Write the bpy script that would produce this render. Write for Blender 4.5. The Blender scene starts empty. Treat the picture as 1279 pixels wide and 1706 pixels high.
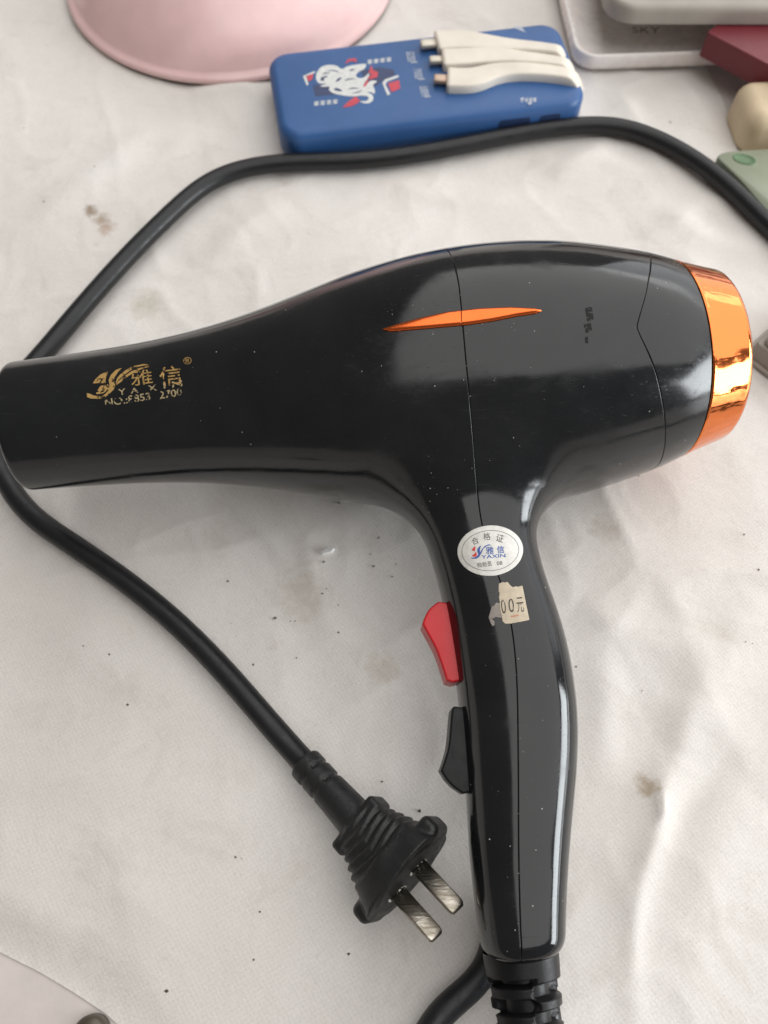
import bpy, bmesh, math, random
import numpy as np
from mathutils import Vector, Matrix

random.seed(7)
rng = np.random.default_rng(7)
scene = bpy.context.scene
col = scene.collection
MM = 0.001

# ------------------------------------------------------------------ camera
# photograph frame 1279 x 1706, focal length 1340 px, 0.27 m above the cloth, looking 65 deg down
F, CX, CY, H, PITCH = 1340.0, 639.5, 853.0, 270.0, math.radians(65)
cam_d = bpy.data.cameras.new("camera")
cam = bpy.data.objects.new("camera", cam_d)
col.objects.link(cam)
cam.location = (0, 0, H * MM)
cam.rotation_euler = (math.radians(90) - PITCH, 0, 0)
cam_d.sensor_fit = 'VERTICAL'
cam_d.sensor_height = 36.0
cam_d.lens = 36.0 * F / 1706.0
cam_d.clip_start = 0.005
cam_d.clip_end = 50
cam_d.dof.use_dof = True
cam_d.dof.focus_distance = 0.225
cam_d.dof.aperture_fstop = 15.0
scene.camera = cam

# ------------------------------------------------------------------ world, lamps, exposure
world = bpy.data.worlds.new("World")
scene.world = world
world.use_nodes = True
bg = world.node_tree.nodes["Background"]
bg.inputs[0].default_value = (1.0, 0.93, 0.86, 1)
bg.inputs[1].default_value = 0.15


def area_lamp(name, loc, target, sx, sy, radiance, colr):
    d = bpy.data.lights.new(name, 'AREA')
    d.shape = 'RECTANGLE'
    d.size, d.size_y = sx, sy
    d.energy = radiance * math.pi * sx * sy
    d.color = colr
    o = bpy.data.objects.new(name, d)
    col.objects.link(o)
    o.location = loc
    o.rotation_euler = (Vector(target) - Vector(loc)).to_track_quat('-Z', 'Y').to_euler()
    return o


area_lamp("ceiling_light", (1.95, 2.2, 1.9), (1.95, 2.2, 0), 4.9, 6.4, 1.56, (1.0, 0.985, 0.965))
area_lamp("window_light", (1.5, -0.15, 0.28), (0, 0.0, 0.0), 0.9, 0.50, 12.0, (0.92, 0.97, 1.0))

area_lamp("far_window_light", (2.3, 2.0, 0.62), (0.1, 0.1, 0.1), 2.8, 1.25, 1.35, (0.96, 0.98, 1.0))

scene.view_settings.view_transform = 'Standard'
scene.view_settings.look = 'None'
scene.view_settings.exposure = 0.16
scene.view_settings.gamma = 1.0
scene.view_settings.use_curve_mapping = False
scene.cycles.use_denoising = True
scene.cycles.max_bounces = 8

# ------------------------------------------------------------------ pixel <-> place
_f = np.array([0, math.cos(PITCH), -math.sin(PITCH)])
_u = np.array([0, math.sin(PITCH), math.cos(PITCH)])
_r = np.array([1.0, 0, 0])
CAM = np.array([0, 0, H])


def rays(px, py):
    px = np.asarray(px, float)
    py = np.asarray(py, float)
    d = _f + ((px - CX) / F)[..., None] * _r - ((py - CY) / F)[..., None] * _u
    return d / np.linalg.norm(d, axis=-1, keepdims=True)


def P(px, py, z=0.0):
    """where the pixel's ray meets the level z (mm)"""
    d = rays(px, py)
    return CAM + d * ((z - H) / d[..., 2])[..., None]


# ------------------------------------------------------------------ helpers
def tag(o, label=None, cat=None, group=None, kind=None):
    if label: o["label"] = label
    if cat: o["category"] = cat
    if group: o["group"] = group
    if kind: o["kind"] = kind
    return o


def empty(name, loc_mm=(0, 0, 0)):
    o = bpy.data.objects.new(name, None)
    o.empty_display_size = 0.02
    col.objects.link(o)
    o.location = Vector(loc_mm) * MM
    return o


def link(o, parent=None):
    col.objects.link(o)
    if parent is not None:
        o.parent = parent
        o.matrix_parent_inverse = Matrix.Identity(4)
        par = Matrix.Translation(parent.location)
        if parent.parent is not None:
            par = Matrix.Translation(parent.parent.location) @ par
        o.matrix_local = par.inverted() @ Matrix.Identity(4)
    return o


def mesh_obj(name, V, faces, mat, parent=None, smooth=True, normals=None):
    """V in mm, world coordinates"""
    me = bpy.data.meshes.new(name)
    V = np.asarray(V, float) * MM
    if isinstance(faces, np.ndarray):
        faces = faces.tolist()
    me.from_pydata(V.tolist(), [], faces)
    me.validate()
    me.polygons.foreach_set("use_smooth", [smooth] * len(me.polygons))
    if mat: me.materials.append(mat)
    if normals is not None and len(normals) == len(me.vertices):
        me.normals_split_custom_set_from_vertices(np.asarray(normals, float).tolist())
    me.update()
    o = bpy.data.objects.new(name, me)
    return link(o, parent)


def bm_obj(name, bm, mat, parent=None, smooth=True, angle=40):
    bmesh.ops.recalc_face_normals(bm, faces=bm.faces[:])
    bmesh.ops.scale(bm, vec=(MM, MM, MM), verts=bm.verts[:])
    for e in bm.edges:
        if len(e.link_faces) == 2 and e.calc_face_angle(0) > math.radians(angle):
            e.smooth = False
    for f_ in bm.faces: f_.smooth = smooth
    me = bpy.data.meshes.new(name)
    bm.to_mesh(me)
    bm.free()
    if mat: me.materials.append(mat)
    o = bpy.data.objects.new(name, me)
    return link(o, parent)


def spline(xs, ys, n=400, sm=0):
    """dense natural cubic spline, optionally gaussian smoothed"""
    xs = np.asarray(xs, float)
    ys = np.asarray(ys, float)
    m = len(xs)
    h = np.diff(xs)
    A = np.zeros((m, m))
    B = np.zeros(m)
    A[0, 0] = A[-1, -1] = 1
    for i in range(1, m - 1):
        A[i, i - 1], A[i, i], A[i, i + 1] = h[i - 1], 2 * (h[i - 1] + h[i]), h[i]
        B[i] = 6 * ((ys[i + 1] - ys[i]) / h[i] - (ys[i] - ys[i - 1]) / h[i - 1])
    M_ = np.linalg.solve(A, B)
    X = np.linspace(xs[0], xs[-1], n)
    k = np.clip(np.searchsorted(xs, X) - 1, 0, m - 2)
    t = X - xs[k]
    hh = h[k]
    Y = ys[k] + t * ((ys[k + 1] - ys[k]) / hh - hh * (2 * M_[k] + M_[k + 1]) / 6) + t * t * M_[k] / 2 + t ** 3 * (M_[k + 1] - M_[k]) / (6 * hh)
    if sm:
        w = int(sm * n / (xs[-1] - xs[0]) * 3) + 1
        kk = np.arange(-w, w + 1)
        g = np.exp(-0.5 * (kk / (w / 3.0)) ** 2)
        g /= g.sum()
        pad = np.concatenate([2 * Y[0] - Y[1:w + 1][::-1], Y, 2 * Y[-1] - Y[-w - 1:-1][::-1]])
        Y = np.convolve(pad, g, mode='valid')
    return X, Y


def curve_pts(pts, step=2.0):
    """cubic spline through 3-D points, evenly sampled"""
    pts = np.asarray(pts, float)
    L = np.concatenate([[0], np.cumsum(np.linalg.norm(np.diff(pts, axis=0), axis=1) ** 0.7)])
    D = [spline(L, pts[:, i], 1500)[1] for i in range(3)]
    Q = np.stack(D, 1)
    S = np.concatenate([[0], np.cumsum(np.linalg.norm(np.diff(Q, axis=0), axis=1))])
    n = max(4, int(S[-1] / step))
    s = np.linspace(0, S[-1], n)
    return np.stack([np.interp(s, S, Q[:, i]) for i in range(3)], 1)


def tube(pts, rad, seg=20, cap=True):
    pts = np.asarray(pts, float)
    n = len(pts)
    rad = np.full(n, rad) if np.isscalar(rad) else np.asarray(rad)
    T = np.gradient(pts, axis=0)
    T /= np.linalg.norm(T, axis=1, keepdims=True)
    up = np.array([0, 0, 1.0])
    V, Fc = [], []
    for i in range(n):
        s = np.cross(T[i], up)
        s /= np.linalg.norm(s) + 1e-9
        w = np.cross(s, T[i])
        for k in range(seg):
            a = 2 * math.pi * k / seg
            V.append(pts[i] + rad[i] * (math.cos(a) * s + math.sin(a) * w))
    for i in range(n - 1):
        for k in range(seg):
            k2 = (k + 1) % seg
            Fc.append((i * seg + k, i * seg + k2, (i + 1) * seg + k2, (i + 1) * seg + k))
    if cap:
        Fc.append(tuple(range(seg)))
        Fc.append(tuple(reversed(range((n - 1) * seg, n * seg))))
    return np.array(V), Fc


def surface_nets(fn, lo, hi, step):
    ns = [int(math.ceil((hi[i] - lo[i]) / step)) + 1 for i in range(3)]
    ax_ = [lo[i] + step * np.arange(ns[i]) for i in range(3)]
    D = fn(ax_[0][:, None, None], ax_[1][None, :, None], ax_[2][None, None, :]).astype(np.float32)
    S = D < 0
    nx, ny, nz = ns
    cnt = np.zeros((nx - 1, ny - 1, nz - 1), np.int8)
    for i in (0, 1):
        for j in (0, 1):
            for k in (0, 1):
                cnt += S[i:nx - 1 + i, j:ny - 1 + j, k:nz - 1 + k]
    cells = np.argwhere((cnt > 0) & (cnt < 8))
    idx = np.full(cnt.shape, -1, np.int64)
    idx[tuple(cells.T)] = np.arange(len(cells))
    acc = np.zeros((len(cells), 3))
    num = np.zeros(len(cells))
    corners = [(i, j, k) for i in (0, 1) for j in (0, 1) for k in (0, 1)]
    for a in corners:
        for b in corners:
            if sum(abs(a[q] - b[q]) for q in range(3)) == 1 and a < b:
                da = D[cells[:, 0] + a[0], cells[:, 1] + a[1], cells[:, 2] + a[2]]
                db = D[cells[:, 0] + b[0], cells[:, 1] + b[1], cells[:, 2] + b[2]]
                m = (da < 0) != (db < 0)
                t = np.where(m, da / np.where(m, da - db, 1), 0)
                pa = np.array(a)[None] + t[:, None] * (np.array(b) - np.array(a))[None]
                acc += np.where(m[:, None], pa, 0)
                num += m
    V = np.array(lo)[None] + step * (cells + acc / num[:, None])
    Q = []
    for axis in range(3):
        b, c = (axis + 1) % 3, (axis + 2) % 3
        sl0 = [slice(None)] * 3
        sl1 = [slice(None)] * 3
        sl0[axis] = slice(0, -1)
        sl1[axis] = slice(1, None)
        s0, s1 = S[tuple(sl0)], S[tuple(sl1)]
        E = np.argwhere(s0 != s1)
        ok = (E[:, b] > 0) & (E[:, c] > 0) & (E[:, b] < ns[b] - 1) & (E[:, c] < ns[c] - 1)
        E = E[ok]
        ins = s0[tuple(E.T)]

        def cid(db, dc):
            e = E.copy()
            e[:, b] += db
            e[:, c] += dc
            return idx[tuple(e.T)]
        q = np.stack([cid(-1, -1), cid(0, -1), cid(0, 0), cid(-1, 0)], 1)
        q[~ins] = q[~ins][:, ::-1]
        Q.append(q)
    return V, np.concatenate(Q)


def sdf_grad(fn, V, e=0.05):
    G = np.zeros_like(V)
    for i in range(3):
        d = np.zeros(3)
        d[i] = e
        A = V + d
        B = V - d
        G[:, i] = (fn(A[:, 0], A[:, 1], A[:, 2]) - fn(B[:, 0], B[:, 1], B[:, 2])) / (2 * e)
    return G


def project(fn, V, it=4, rate=0.8):
    for _ in range(it):
        G = sdf_grad(fn, V)
        d = fn(V[:, 0], V[:, 1], V[:, 2])
        stp = np.clip(rate * d / np.maximum((G * G).sum(1), 0.15), -0.8, 0.8)
        V = V - G * stp[:, None]
    return V


def quads_to_tris(Q):
    return np.concatenate([Q[:, [0, 1, 2]], Q[:, [0, 2, 3]]])


def clip(V, T, g):
    """keep the part of the triangle mesh where g < 0; also return the cut edges"""
    g = np.where(np.abs(g) < 1e-6, -1e-6, g)
    ins = g < 0
    c = ins[T].sum(1)
    keep = [T[c == 3]]
    newV, emap, cut = [], {}, []
    base = len(V)

    def ev(i, j):
        key = (i, j) if i < j else (j, i)
        if key not in emap:
            t = g[i] / (g[i] - g[j])
            emap[key] = base + len(newV)
            newV.append(V[i] + t * (V[j] - V[i]))
        return emap[key]
    extra = []
    for tri in T[(c == 1) | (c == 2)].tolist():
        k = [bool(ins[v]) for v in tri]
        if sum(k) == 1:
            i = k.index(True)
            a, b, d = tri[i], tri[(i + 1) % 3], tri[(i + 2) % 3]
            p, q = ev(a, b), ev(a, d)
            extra.append((a, p, q))
            cut.append((p, q))
        else:
            i = k.index(False)
            a, b, d = tri[i], tri[(i + 1) % 3], tri[(i + 2) % 3]
            p, q = ev(a, b), ev(a, d)
            extra.append((p, b, d))
            extra.append((p, d, q))
            cut.append((q, p))
    VV = np.concatenate([V, np.array(newV).reshape(-1, 3)])
    TT = np.concatenate(keep + [np.array(extra, int).reshape(-1, 3)])
    cut = np.array(cut, int).reshape(-1, 2)
    used = np.unique(TT)
    remap = np.full(len(VV), -1)
    remap[used] = np.arange(len(used))
    ok = (remap[cut] >= 0).all(1)
    return VV[used], remap[TT], remap[cut[ok]]


def poly_sdf(poly):
    poly = np.asarray(poly, float)

    def fn(x, y):
        x = np.asarray(x, float)
        y = np.asarray(y, float)
        d = np.full(x.shape, 1e18)
        inside = np.zeros(x.shape, bool)
        n = len(poly)
        for i in range(n):
            a, b = poly[i], poly[(i + 1) % n]
            e = b - a
            wx, wy = x - a[0], y - a[1]
            t = np.clip((wx * e[0] + wy * e[1]) / max(e @ e, 1e-12), 0, 1)
            d = np.minimum(d, (wx - e[0] * t) ** 2 + (wy - e[1] * t) ** 2)
            cond = (a[1] > y) != (b[1] > y)
            xi = a[0] + (y - a[1]) * e[0] / (e[1] if abs(e[1]) > 1e-12 else 1e-12)
            inside ^= cond & (x < xi)
        return np.where(inside, -1, 1) * np.sqrt(d)
    return fn


def rounded_poly(w, h, r, n=8):
    pts = []
    for cx_, cy_, a0 in ((w / 2 - r, h / 2 - r, 0), (-w / 2 + r, h / 2 - r, 90), (-w / 2 + r, -h / 2 + r, 180), (w / 2 - r, -h / 2 + r, 270)):
        for k in range(n + 1):
            a = math.radians(a0 + 90 * k / n)
            pts.append((cx_ + r * math.cos(a), cy_ + r * math.sin(a)))
    return pts


def loft(rings, cap0=True, cap1=True):
    """rings: list of equal-length lists of 3-D points"""
    n = len(rings[0])
    V = [p for r_ in rings for p in r_]
    Fc = []
    for i in range(len(rings) - 1):
        for k in range(n):
            k2 = (k + 1) % n
            Fc.append((i * n + k, i * n + k2, (i + 1) * n + k2, (i + 1) * n + k))
    if cap0: Fc.append(tuple(reversed(range(n))))
    if cap1: Fc.append(tuple(range((len(rings) - 1) * n, len(rings) * n)))
    return V, Fc


def rounded_slab(w, d, r, z0, z1, rb=2.0, rt=2.0, xf=None, taper=0.0):
    """rounded rectangular slab, softened rims; xf maps local mm to world mm"""
    prof = []
    for k in range(5):
        a = math.radians(90 * k / 4)
        prof.append((rb * (1 - math.sin(a)), z0 + rb * (1 - math.cos(a))))
    for k in range(7):
        a = math.radians(90 * k / 6)
        prof.append((taper + rt * (1 - math.cos(a)), z1 - rt + rt * math.sin(a)))
    rings = []
    for ins, z in prof:
        rings.append([xf((x, y, z)) for x, y in rounded_poly(w - 2 * ins, d - 2 * ins, max(r - ins, 0.4))])
    return loft(rings)


def frame(origin, ang):
    c, s = math.cos(ang), math.sin(ang)

    def xf(p):
        return (origin[0] + c * p[0] - s * p[1], origin[1] + s * p[0] + c * p[1], p[2])
    return xf


# ------------------------------------------------------------------ materials
def new_mat(name):
    m = bpy.data.materials.new(name)
    m.use_nodes = True
    nt = m.node_tree
    return m, nt, nt.nodes, nt.links, nt.nodes["Principled BSDF"]


def coords(nt, scale=1000.0, rot=(0, 0, 0), stretch=(1, 1, 1)):
    """object coordinates in millimetres (all meshes are modelled in world place)"""
    g = nt.nodes.new("ShaderNodeNewGeometry")
    m = nt.nodes.new("ShaderNodeMapping")
    m.inputs["Scale"].default_value = (scale * stretch[0], scale * stretch[1], scale * stretch[2])
    m.inputs["Rotation"].default_value = rot
    nt.links.new(g.outputs["Position"], m.inputs["Vector"])
    return m.outputs[0]


def noise(nt, vec, scale, detail=4, rough=0.55, dist=0.0):
    n = nt.nodes.new("ShaderNodeTexNoise")
    n.inputs["Scale"].default_value = scale
    n.inputs["Detail"].default_value = detail
    n.inputs["Roughness"].default_value = rough
    n.inputs["Distortion"].default_value = dist
    nt.links.new(vec, n.inputs["Vector"])
    return n.outputs[0]


def ramp(nt, fac, stops, interp='LINEAR'):
    r_ = nt.nodes.new("ShaderNodeValToRGB")
    r_.color_ramp.interpolation = interp
    els = r_.color_ramp.elements
    while len(els) < len(stops): els.new(0.5)
    for e, (p, c) in zip(els, stops):
        e.position = p
        e.color = (*c, 1) if not np.isscalar(c) else (c, c, c, 1)
    nt.links.new(fac, r_.inputs[0])
    return r_.outputs[0]


def math_(nt, op, a, b=None, c=None):
    n = nt.nodes.new("ShaderNodeMath")
    n.operation = op
    for i, v in enumerate((a, b, c)):
        if v is None: continue
        if np.isscalar(v): n.inputs[i].default_value = v
        else: nt.links.new(v, n.inputs[i])
    return n.outputs[0]


def mixc(nt, fac, a, b):
    n = nt.nodes.new("ShaderNodeMix")
    n.data_type = 'RGBA'
    for sock, v in ((0, fac), (6, a), (7, b)):
        if isinstance(v, (tuple, list)): n.inputs[sock].default_value = (*v, 1)
        elif np.isscalar(v): n.inputs[sock].default_value = v
        else: nt.links.new(v, n.inputs[sock])
    return n.outputs[2]


def bump(nt, height, strength, dist_m, prev=None):
    b = nt.nodes.new("ShaderNodeBump")
    b.inputs["Strength"].default_value = strength
    b.inputs["Distance"].default_value = dist_m
    nt.links.new(height, b.inputs["Height"])
    if prev is not None: nt.links.new(prev, b.inputs["Normal"])
    return b.outputs[0]


def plastic(name, colr, rough=0.35, var=0.06, bump_s=0.0, bump_scale=2.0, spec=0.5, sss=0.0, metal=0.0, mottling=0.08):
    m, nt, N, L, p = new_mat(name)
    v = coords(nt)
    n1 = noise(nt, v, 0.06, 3)
    dark = tuple(c * (1 - mottling) for c in colr)
    lite = tuple(min(1, c * (1 + mottling)) for c in colr)
    L.new(ramp(nt, n1, [(0.3, dark), (0.7, lite)]), p.inputs["Base Color"])
    n2 = noise(nt, v, 0.25, 5, 0.65)
    L.new(ramp(nt, n2, [(0.3, max(0.02, rough - var)), (0.75, rough + var)]), p.inputs["Roughness"])
    p.inputs["Specular IOR Level"].default_value = spec
    p.inputs["Metallic"].default_value = metal
    if sss:
        p.inputs["Subsurface Weight"].default_value = sss
        p.inputs["Subsurface Radius"].default_value = (0.004, 0.003, 0.002)
    if bump_s:
        L.new(bump(nt, noise(nt, v, bump_scale, 3), bump_s, 0.0005), p.inputs["Normal"])
    return m


def make_black_gloss():
    m, nt, N, L, p = new_mat("glossy_black_plastic")
    v = coords(nt)
    # a faint film of dust and grease: greys a little and roughens in patches
    film = noise(nt, v, 0.035, 6, 0.62, 0.4)
    specks = nt.nodes.new("ShaderNodeTexVoronoi")
    specks.inputs["Scale"].default_value = 0.26
    L.new(v, specks.inputs["Vector"])
    sp = math_(nt, 'LESS_THAN', specks.outputs["Distance"], 0.045)
    pick = math_(nt, 'GREATER_THAN', noise(nt, v, 0.05, 2), 0.53)
    sp = math_(nt, 'MULTIPLY', sp, pick)
    base = ramp(nt, film, [(0.35, (0.0075, 0.0085, 0.010)), (0.75, (0.014, 0.015, 0.0165))])
    L.new(mixc(nt, sp, base, (0.42, 0.40, 0.38)), p.inputs["Base Color"])
    vs = coords(nt, stretch=(0.25, 1, 1), rot=(0, 0, 0.5))
    scr = noise(nt, vs, 1.1, 5, 0.7)
    smear = noise(nt, coords(nt, rot=(0, 0, 0.9), stretch=(0.5, 1, 1)), 0.075, 7, 0.72, 1.2)
    film = math_(nt, 'ADD', math_(nt, 'MULTIPLY', film, 0.55), math_(nt, 'MULTIPLY', smear, 0.45))
    r1 = ramp(nt, film, [(0.40, 0.08), (0.54, 0.15), (0.68, 0.36)])
    hair = noise(nt, coords(nt, rot=(0.2, 0.3, -0.35), stretch=(0.05, 2.2, 2.2)), 1.0, 3, 0.6)
    r2 = math_(nt, 'ADD', ramp(nt, scr, [(0.55, 0.0), (0.75, 0.12)]), ramp(nt, hair, [(0.66, 0.0), (0.70, 0.25)]))
    rr = math_(nt, 'ADD', r1, r2)
    L.new(math_(nt, 'MAXIMUM', rr, math_(nt, 'MULTIPLY', sp, 0.7)), p.inputs["Roughness"])
    wob = bump(nt, noise(nt, v, 0.045, 2, 0.4), 0.35, 0.0011)
    wob = bump(nt, noise(nt, vs, 3.0, 4, 0.7), 0.05, 0.0001, wob)
    L.new(wob, p.inputs["Normal"])
    p.inputs["Specular IOR Level"].default_value = 0.50
    return m


def make_copper():
    m, nt, N, L, p = new_mat("copper_chrome")
    v = coords(nt)
    p.inputs["Base Color"].default_value = (0.86, 0.235, 0.068, 1)
    p.inputs["Metallic"].default_value = 1.0
    n2 = noise(nt, v, 0.4, 5, 0.65)
    L.new(ramp(nt, n2, [(0.35, 0.05), (0.75, 0.13)]), p.inputs["Roughness"])
    vs = coords(nt, rot=(0, 0, -0.12), stretch=(0.12, 1.5, 1.5))
    w = bump(nt, noise(nt, vs, 0.17, 2, 0.45, 0.2), 0.22, 0.0009)
    L.new(w, p.inputs["Normal"])
    return m


def make_cloth():
    m, nt, N, L, p = new_mat("nonwoven_cloth")
    v = coords(nt)
    big = noise(nt, v, 0.012, 5, 0.6)
    c = ramp(nt, big, [(0.3, (0.77, 0.728, 0.685)), (0.7, (0.845, 0.814, 0.78))])
    # embossed spot pattern on a slanted lattice
    vd = coords(nt, rot=(0, 0, math.radians(14)))
    fib = noise(nt, v, 1.25, 6, 0.8, 1.0)
    wobv = nt.nodes.new("ShaderNodeVectorMath")
    wobv.operation = 'MULTIPLY_ADD'
    nz = nt.nodes.new("ShaderNodeTexNoise")
    nz.inputs["Scale"].default_value = 0.35
    nz.inputs["Detail"].default_value = 3
    L.new(v, nz.inputs["Vector"])
    L.new(nz.outputs["Color"], wobv.inputs[0])
    wobv.inputs[1].default_value = (0.9, 0.9, 0)
    L.new(vd, wobv.inputs[2])
    sx = nt.nodes.new("ShaderNodeSeparateXYZ")
    L.new(wobv.outputs[0], sx.inputs[0])
    la = math_(nt, 'SINE', math_(nt, 'MULTIPLY', sx.outputs[0], 2 * math.pi / 1.9))
    lb = math_(nt, 'SINE', math_(nt, 'MULTIPLY', sx.outputs[1], 2 * math.pi / 1.7))
    cell = math_(nt, 'MULTIPLY_ADD', math_(nt, 'MULTIPLY', la, lb), 0.5, 0.5)
    weave = math_(nt, 'ADD', math_(nt, 'MULTIPLY', cell, 0.17), math_(nt, 'MULTIPLY', fib, 1.28))
    # thin places of the fleece let the darker table through
    c = mixc(nt, ramp(nt, weave, [(0.45, 0.34), (0.85, 0.0)]), c, (0.46, 0.43, 0.40))
    # soiling: broad, faint
    soil = ramp(nt, noise(nt, v, 0.028, 6, 0.7, 0.6), [(0.56, 0.0), (0.74, 0.34)])
    c = mixc(nt, soil, c, (0.50, 0.43, 0.36))
    # single stains
    for (sx, sy, rad, colr, amt) in STAINS:
        q = P(np.array(sx), np.array(sy), 0)
        vv = nt.nodes.new("ShaderNodeVectorMath")
        vv.operation = 'DISTANCE'
        L.new(v, vv.inputs[0])
        vv.inputs[1].default_value = (q[0], q[1], 0)
        wob = math_(nt, 'MULTIPLY', noise(nt, v, 0.30, 5, 0.7), rad * 1.7)
        d = math_(nt, 'ADD', math_(nt, 'DIVIDE', math_(nt, 'ADD', vv.outputs["Value"], wob), rad), -0.85)
        mk = ramp(nt, d, [(0.25, amt), (0.95, 0.0)])
        c = mixc(nt, mk, c, colr)
    L.new(c, p.inputs["Base Color"])
    p.inputs["Roughness"].default_value = 0.9
    p.inputs["Specular IOR Level"].default_value = 0.2
    p.inputs["Sheen Weight"].default_value = 0.15
    b1 = bump(nt, noise(nt, v, 0.05, 3, 0.5, 0.3), 0.22, 0.004)
    b2 = bump(nt, weave, 0.42, 0.0007, b1)
    L.new(b2, p.inputs["Normal"])
    return m


STAINS = [(150, 350, 4.5, (0.27, 0.19, 0.12), 0.8), (168, 362, 5.5, (0.36, 0.25, 0.17), 0.7), (176, 376, 5.5, (0.48, 0.34, 0.25), 0.7), (158, 400, 3.2, (0.42, 0.38, 0.34), 0.6),
          (1078, 1308, 4.6, (0.40, 0.29, 0.18), 0.75), (240, 500, 10.0, (0.47, 0.41, 0.30), 0.5),
          (640, 1110, 8.0, (0.47, 0.40, 0.30), 0.45), (450, 1070, 4.0, (0.46, 0.40, 0.32), 0.4),
          (500, 985, 14.0, (0.47, 0.41, 0.33), 0.4), (455, 858, 2.2, (0.35, 0.33, 0.30), 0.5),
          (470, 290, 7.0, (0.45, 0.41, 0.35), 0.5), (1010, 880, 7.0, (0.44, 0.38, 0.31), 0.45)]

M_BLACK = make_black_gloss()
M_COPPER = make_copper()
M_CLOTH = make_cloth()
M_SATIN = plastic("satin_black_plastic", (0.009, 0.009, 0.010), 0.38, 0.10, 0.15, 3.0, spec=0.28)
M_RUBBER = plastic("black_rubber_cord", (0.013, 0.0135, 0.015), 0.40, 0.12, 0.15, 1.2, spec=0.4)
M_PLUG = plastic("moulded_black_plug", (0.014, 0.0145, 0.0155), 0.44, 0.12, 0.3, 1.5)
M_RED = plastic("red_switch_plastic", (0.62, 0.012, 0.020), 0.36, 0.06, 0.05)
M_ORANGE = plastic("orange_metallic_trim", (0.84, 0.165, 0.040), 0.22, 0.05, metal=0.9, mottling=0.02)
M_DARK = plastic("dark_inside", (0.006, 0.006, 0.006), 0.6)
M_BLUE = plastic("blue_soft_plastic", (0.031, 0.104, 0.285), 0.46, 0.05, 0.06, 3.0, mottling=0.04)
M_NAVY = plastic("navy_recess", (0.012, 0.030, 0.095), 0.5)
M_CREAM = plastic("cream_rubber", (0.76, 0.70, 0.61), 0.5, 0.06, 0.08)
M_STEEL = None
M_PINK = plastic("pink_plastic", (0.83, 0.57, 0.56), 0.18, 0.06, 0.12, 0.05, sss=0.1, mottling=0.05)
M_CLEAR = plastic("milky_tray_plastic", (0.90, 0.84, 0.81), 0.28, 0.08, 0.1, 0.3, sss=0.2)
M_GREY = plastic("warm_grey_lid_plastic", (0.37, 0.335, 0.295), 0.45, 0.06, 0.05)
M_WINE = plastic("wine_red_card", (0.185, 0.022, 0.032), 0.45, 0.06, 0.1)
M_BEIGE = plastic("beige_block", (0.68, 0.55, 0.37), 0.6, 0.08, 0.15)
M_GREEN = plastic("pale_green_plastic", (0.36, 0.40, 0.30), 0.35, 0.06, 0.05)
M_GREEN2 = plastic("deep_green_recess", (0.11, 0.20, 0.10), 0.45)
M_SMOKE = plastic("smoky_clear_plastic", (0.30, 0.265, 0.225), 0.22, 0.06, 0.1, 0.3)
M_TABLE = plastic("table_top", (0.68, 0.62, 0.59), 0.35, 0.1, 0.1, 0.5)


def make_steel():
    m, nt, N, L, p = new_mat("tarnished_plug_pin")
    v = coords(nt)
    v = coords(nt, rot=(0, 0, -math.radians(-47)), stretch=(0.35, 1.6, 1.6))
    t = noise(nt, v, 0.32, 6, 0.7, 0.3)
    L.new(ramp(nt, t, [(0.32, (0.22, 0.19, 0.15)), (0.5, (0.36, 0.325, 0.27)), (0.75, (0.60, 0.57, 0.52))]), p.inputs["Base Color"])
    L.new(ramp(nt, t, [(0.35, 0.45), (0.7, 0.2)]), p.inputs["Roughness"])
    p.inputs["Metallic"].default_value = 1.0
    L.new(bump(nt, noise(nt, v, 0.6, 5, 0.6, 0.2), 0.3, 0.0006), p.inputs["Normal"])
    return m


M_STEEL = make_steel()


def ink(name, colr, wear=0.0, rough=0.4, metal=0.0):
    """printed ink; wear = share of it rubbed away"""
    m, nt, N, L, p = new_mat(name)
    v = coords(nt)
    n = noise(nt, v, 0.5, 4, 0.6)
    L.new(ramp(nt, n, [(0.3, tuple(c * 0.8 for c in colr)), (0.7, colr)]), p.inputs["Base Color"])
    p.inputs["Roughness"].default_value = rough
    p.inputs["Metallic"].default_value = metal
    if wear:
        w = noise(nt, v, 0.62, 5, 0.65, 0.6)
        t = 0.30 + 0.35 * wear
        L.new(ramp(nt, w, [(t, 0.0), (t + 0.05, 1.0)]), p.inputs["Alpha"])
    return m


M_GOLD = ink("gold_print", (0.50, 0.31, 0.10), 0.33, 0.4, 0.2)
M_GOLDW = ink("worn_gold_print", (0.46, 0.36, 0.20), 0.42, 0.4, 0.2)
M_PAPER = ink("white_sticker_paper", (0.80, 0.79, 0.74), 0, 0.35)
M_INK = ink("black_ink", (0.03, 0.03, 0.03), 0, 0.4)
M_INKBLUE = ink("blue_ink", (0.03, 0.10, 0.42), 0, 0.4)
M_INKRED = ink("red_ink", (0.75, 0.06, 0.06), 0, 0.4)
M_OLDPAPER = ink("yellowed_paper", (0.62, 0.53, 0.40), 0, 0.8)
M_OLDGLUE = ink("grey_paper_rest", (0.34, 0.30, 0.27), 0.1, 0.8)
M_WORNINK = ink("worn_black_ink", (0.05, 0.04, 0.035), 0.25, 0.6)
M_FAINTRED = ink("faded_red_ink", (0.62, 0.25, 0.16), 0.45, 0.6)
M_WHITEINK = ink("white_print", (0.72, 0.73, 0.72), 0.0, 0.5)
M_WHITEDIM = ink("dim_white_print", (0.50, 0.54, 0.62), 0.25, 0.5)
M_REDPRINT = ink("red_print", (0.60, 0.06, 0.09), 0.0, 0.5)
M_NAVYPRINT = ink("navy_print", (0.035, 0.055, 0.14), 0.1, 0.5)
M_MARK = ink("moulded_mark", (0.30, 0.22, 0.18), 0.2, 0.5)

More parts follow.
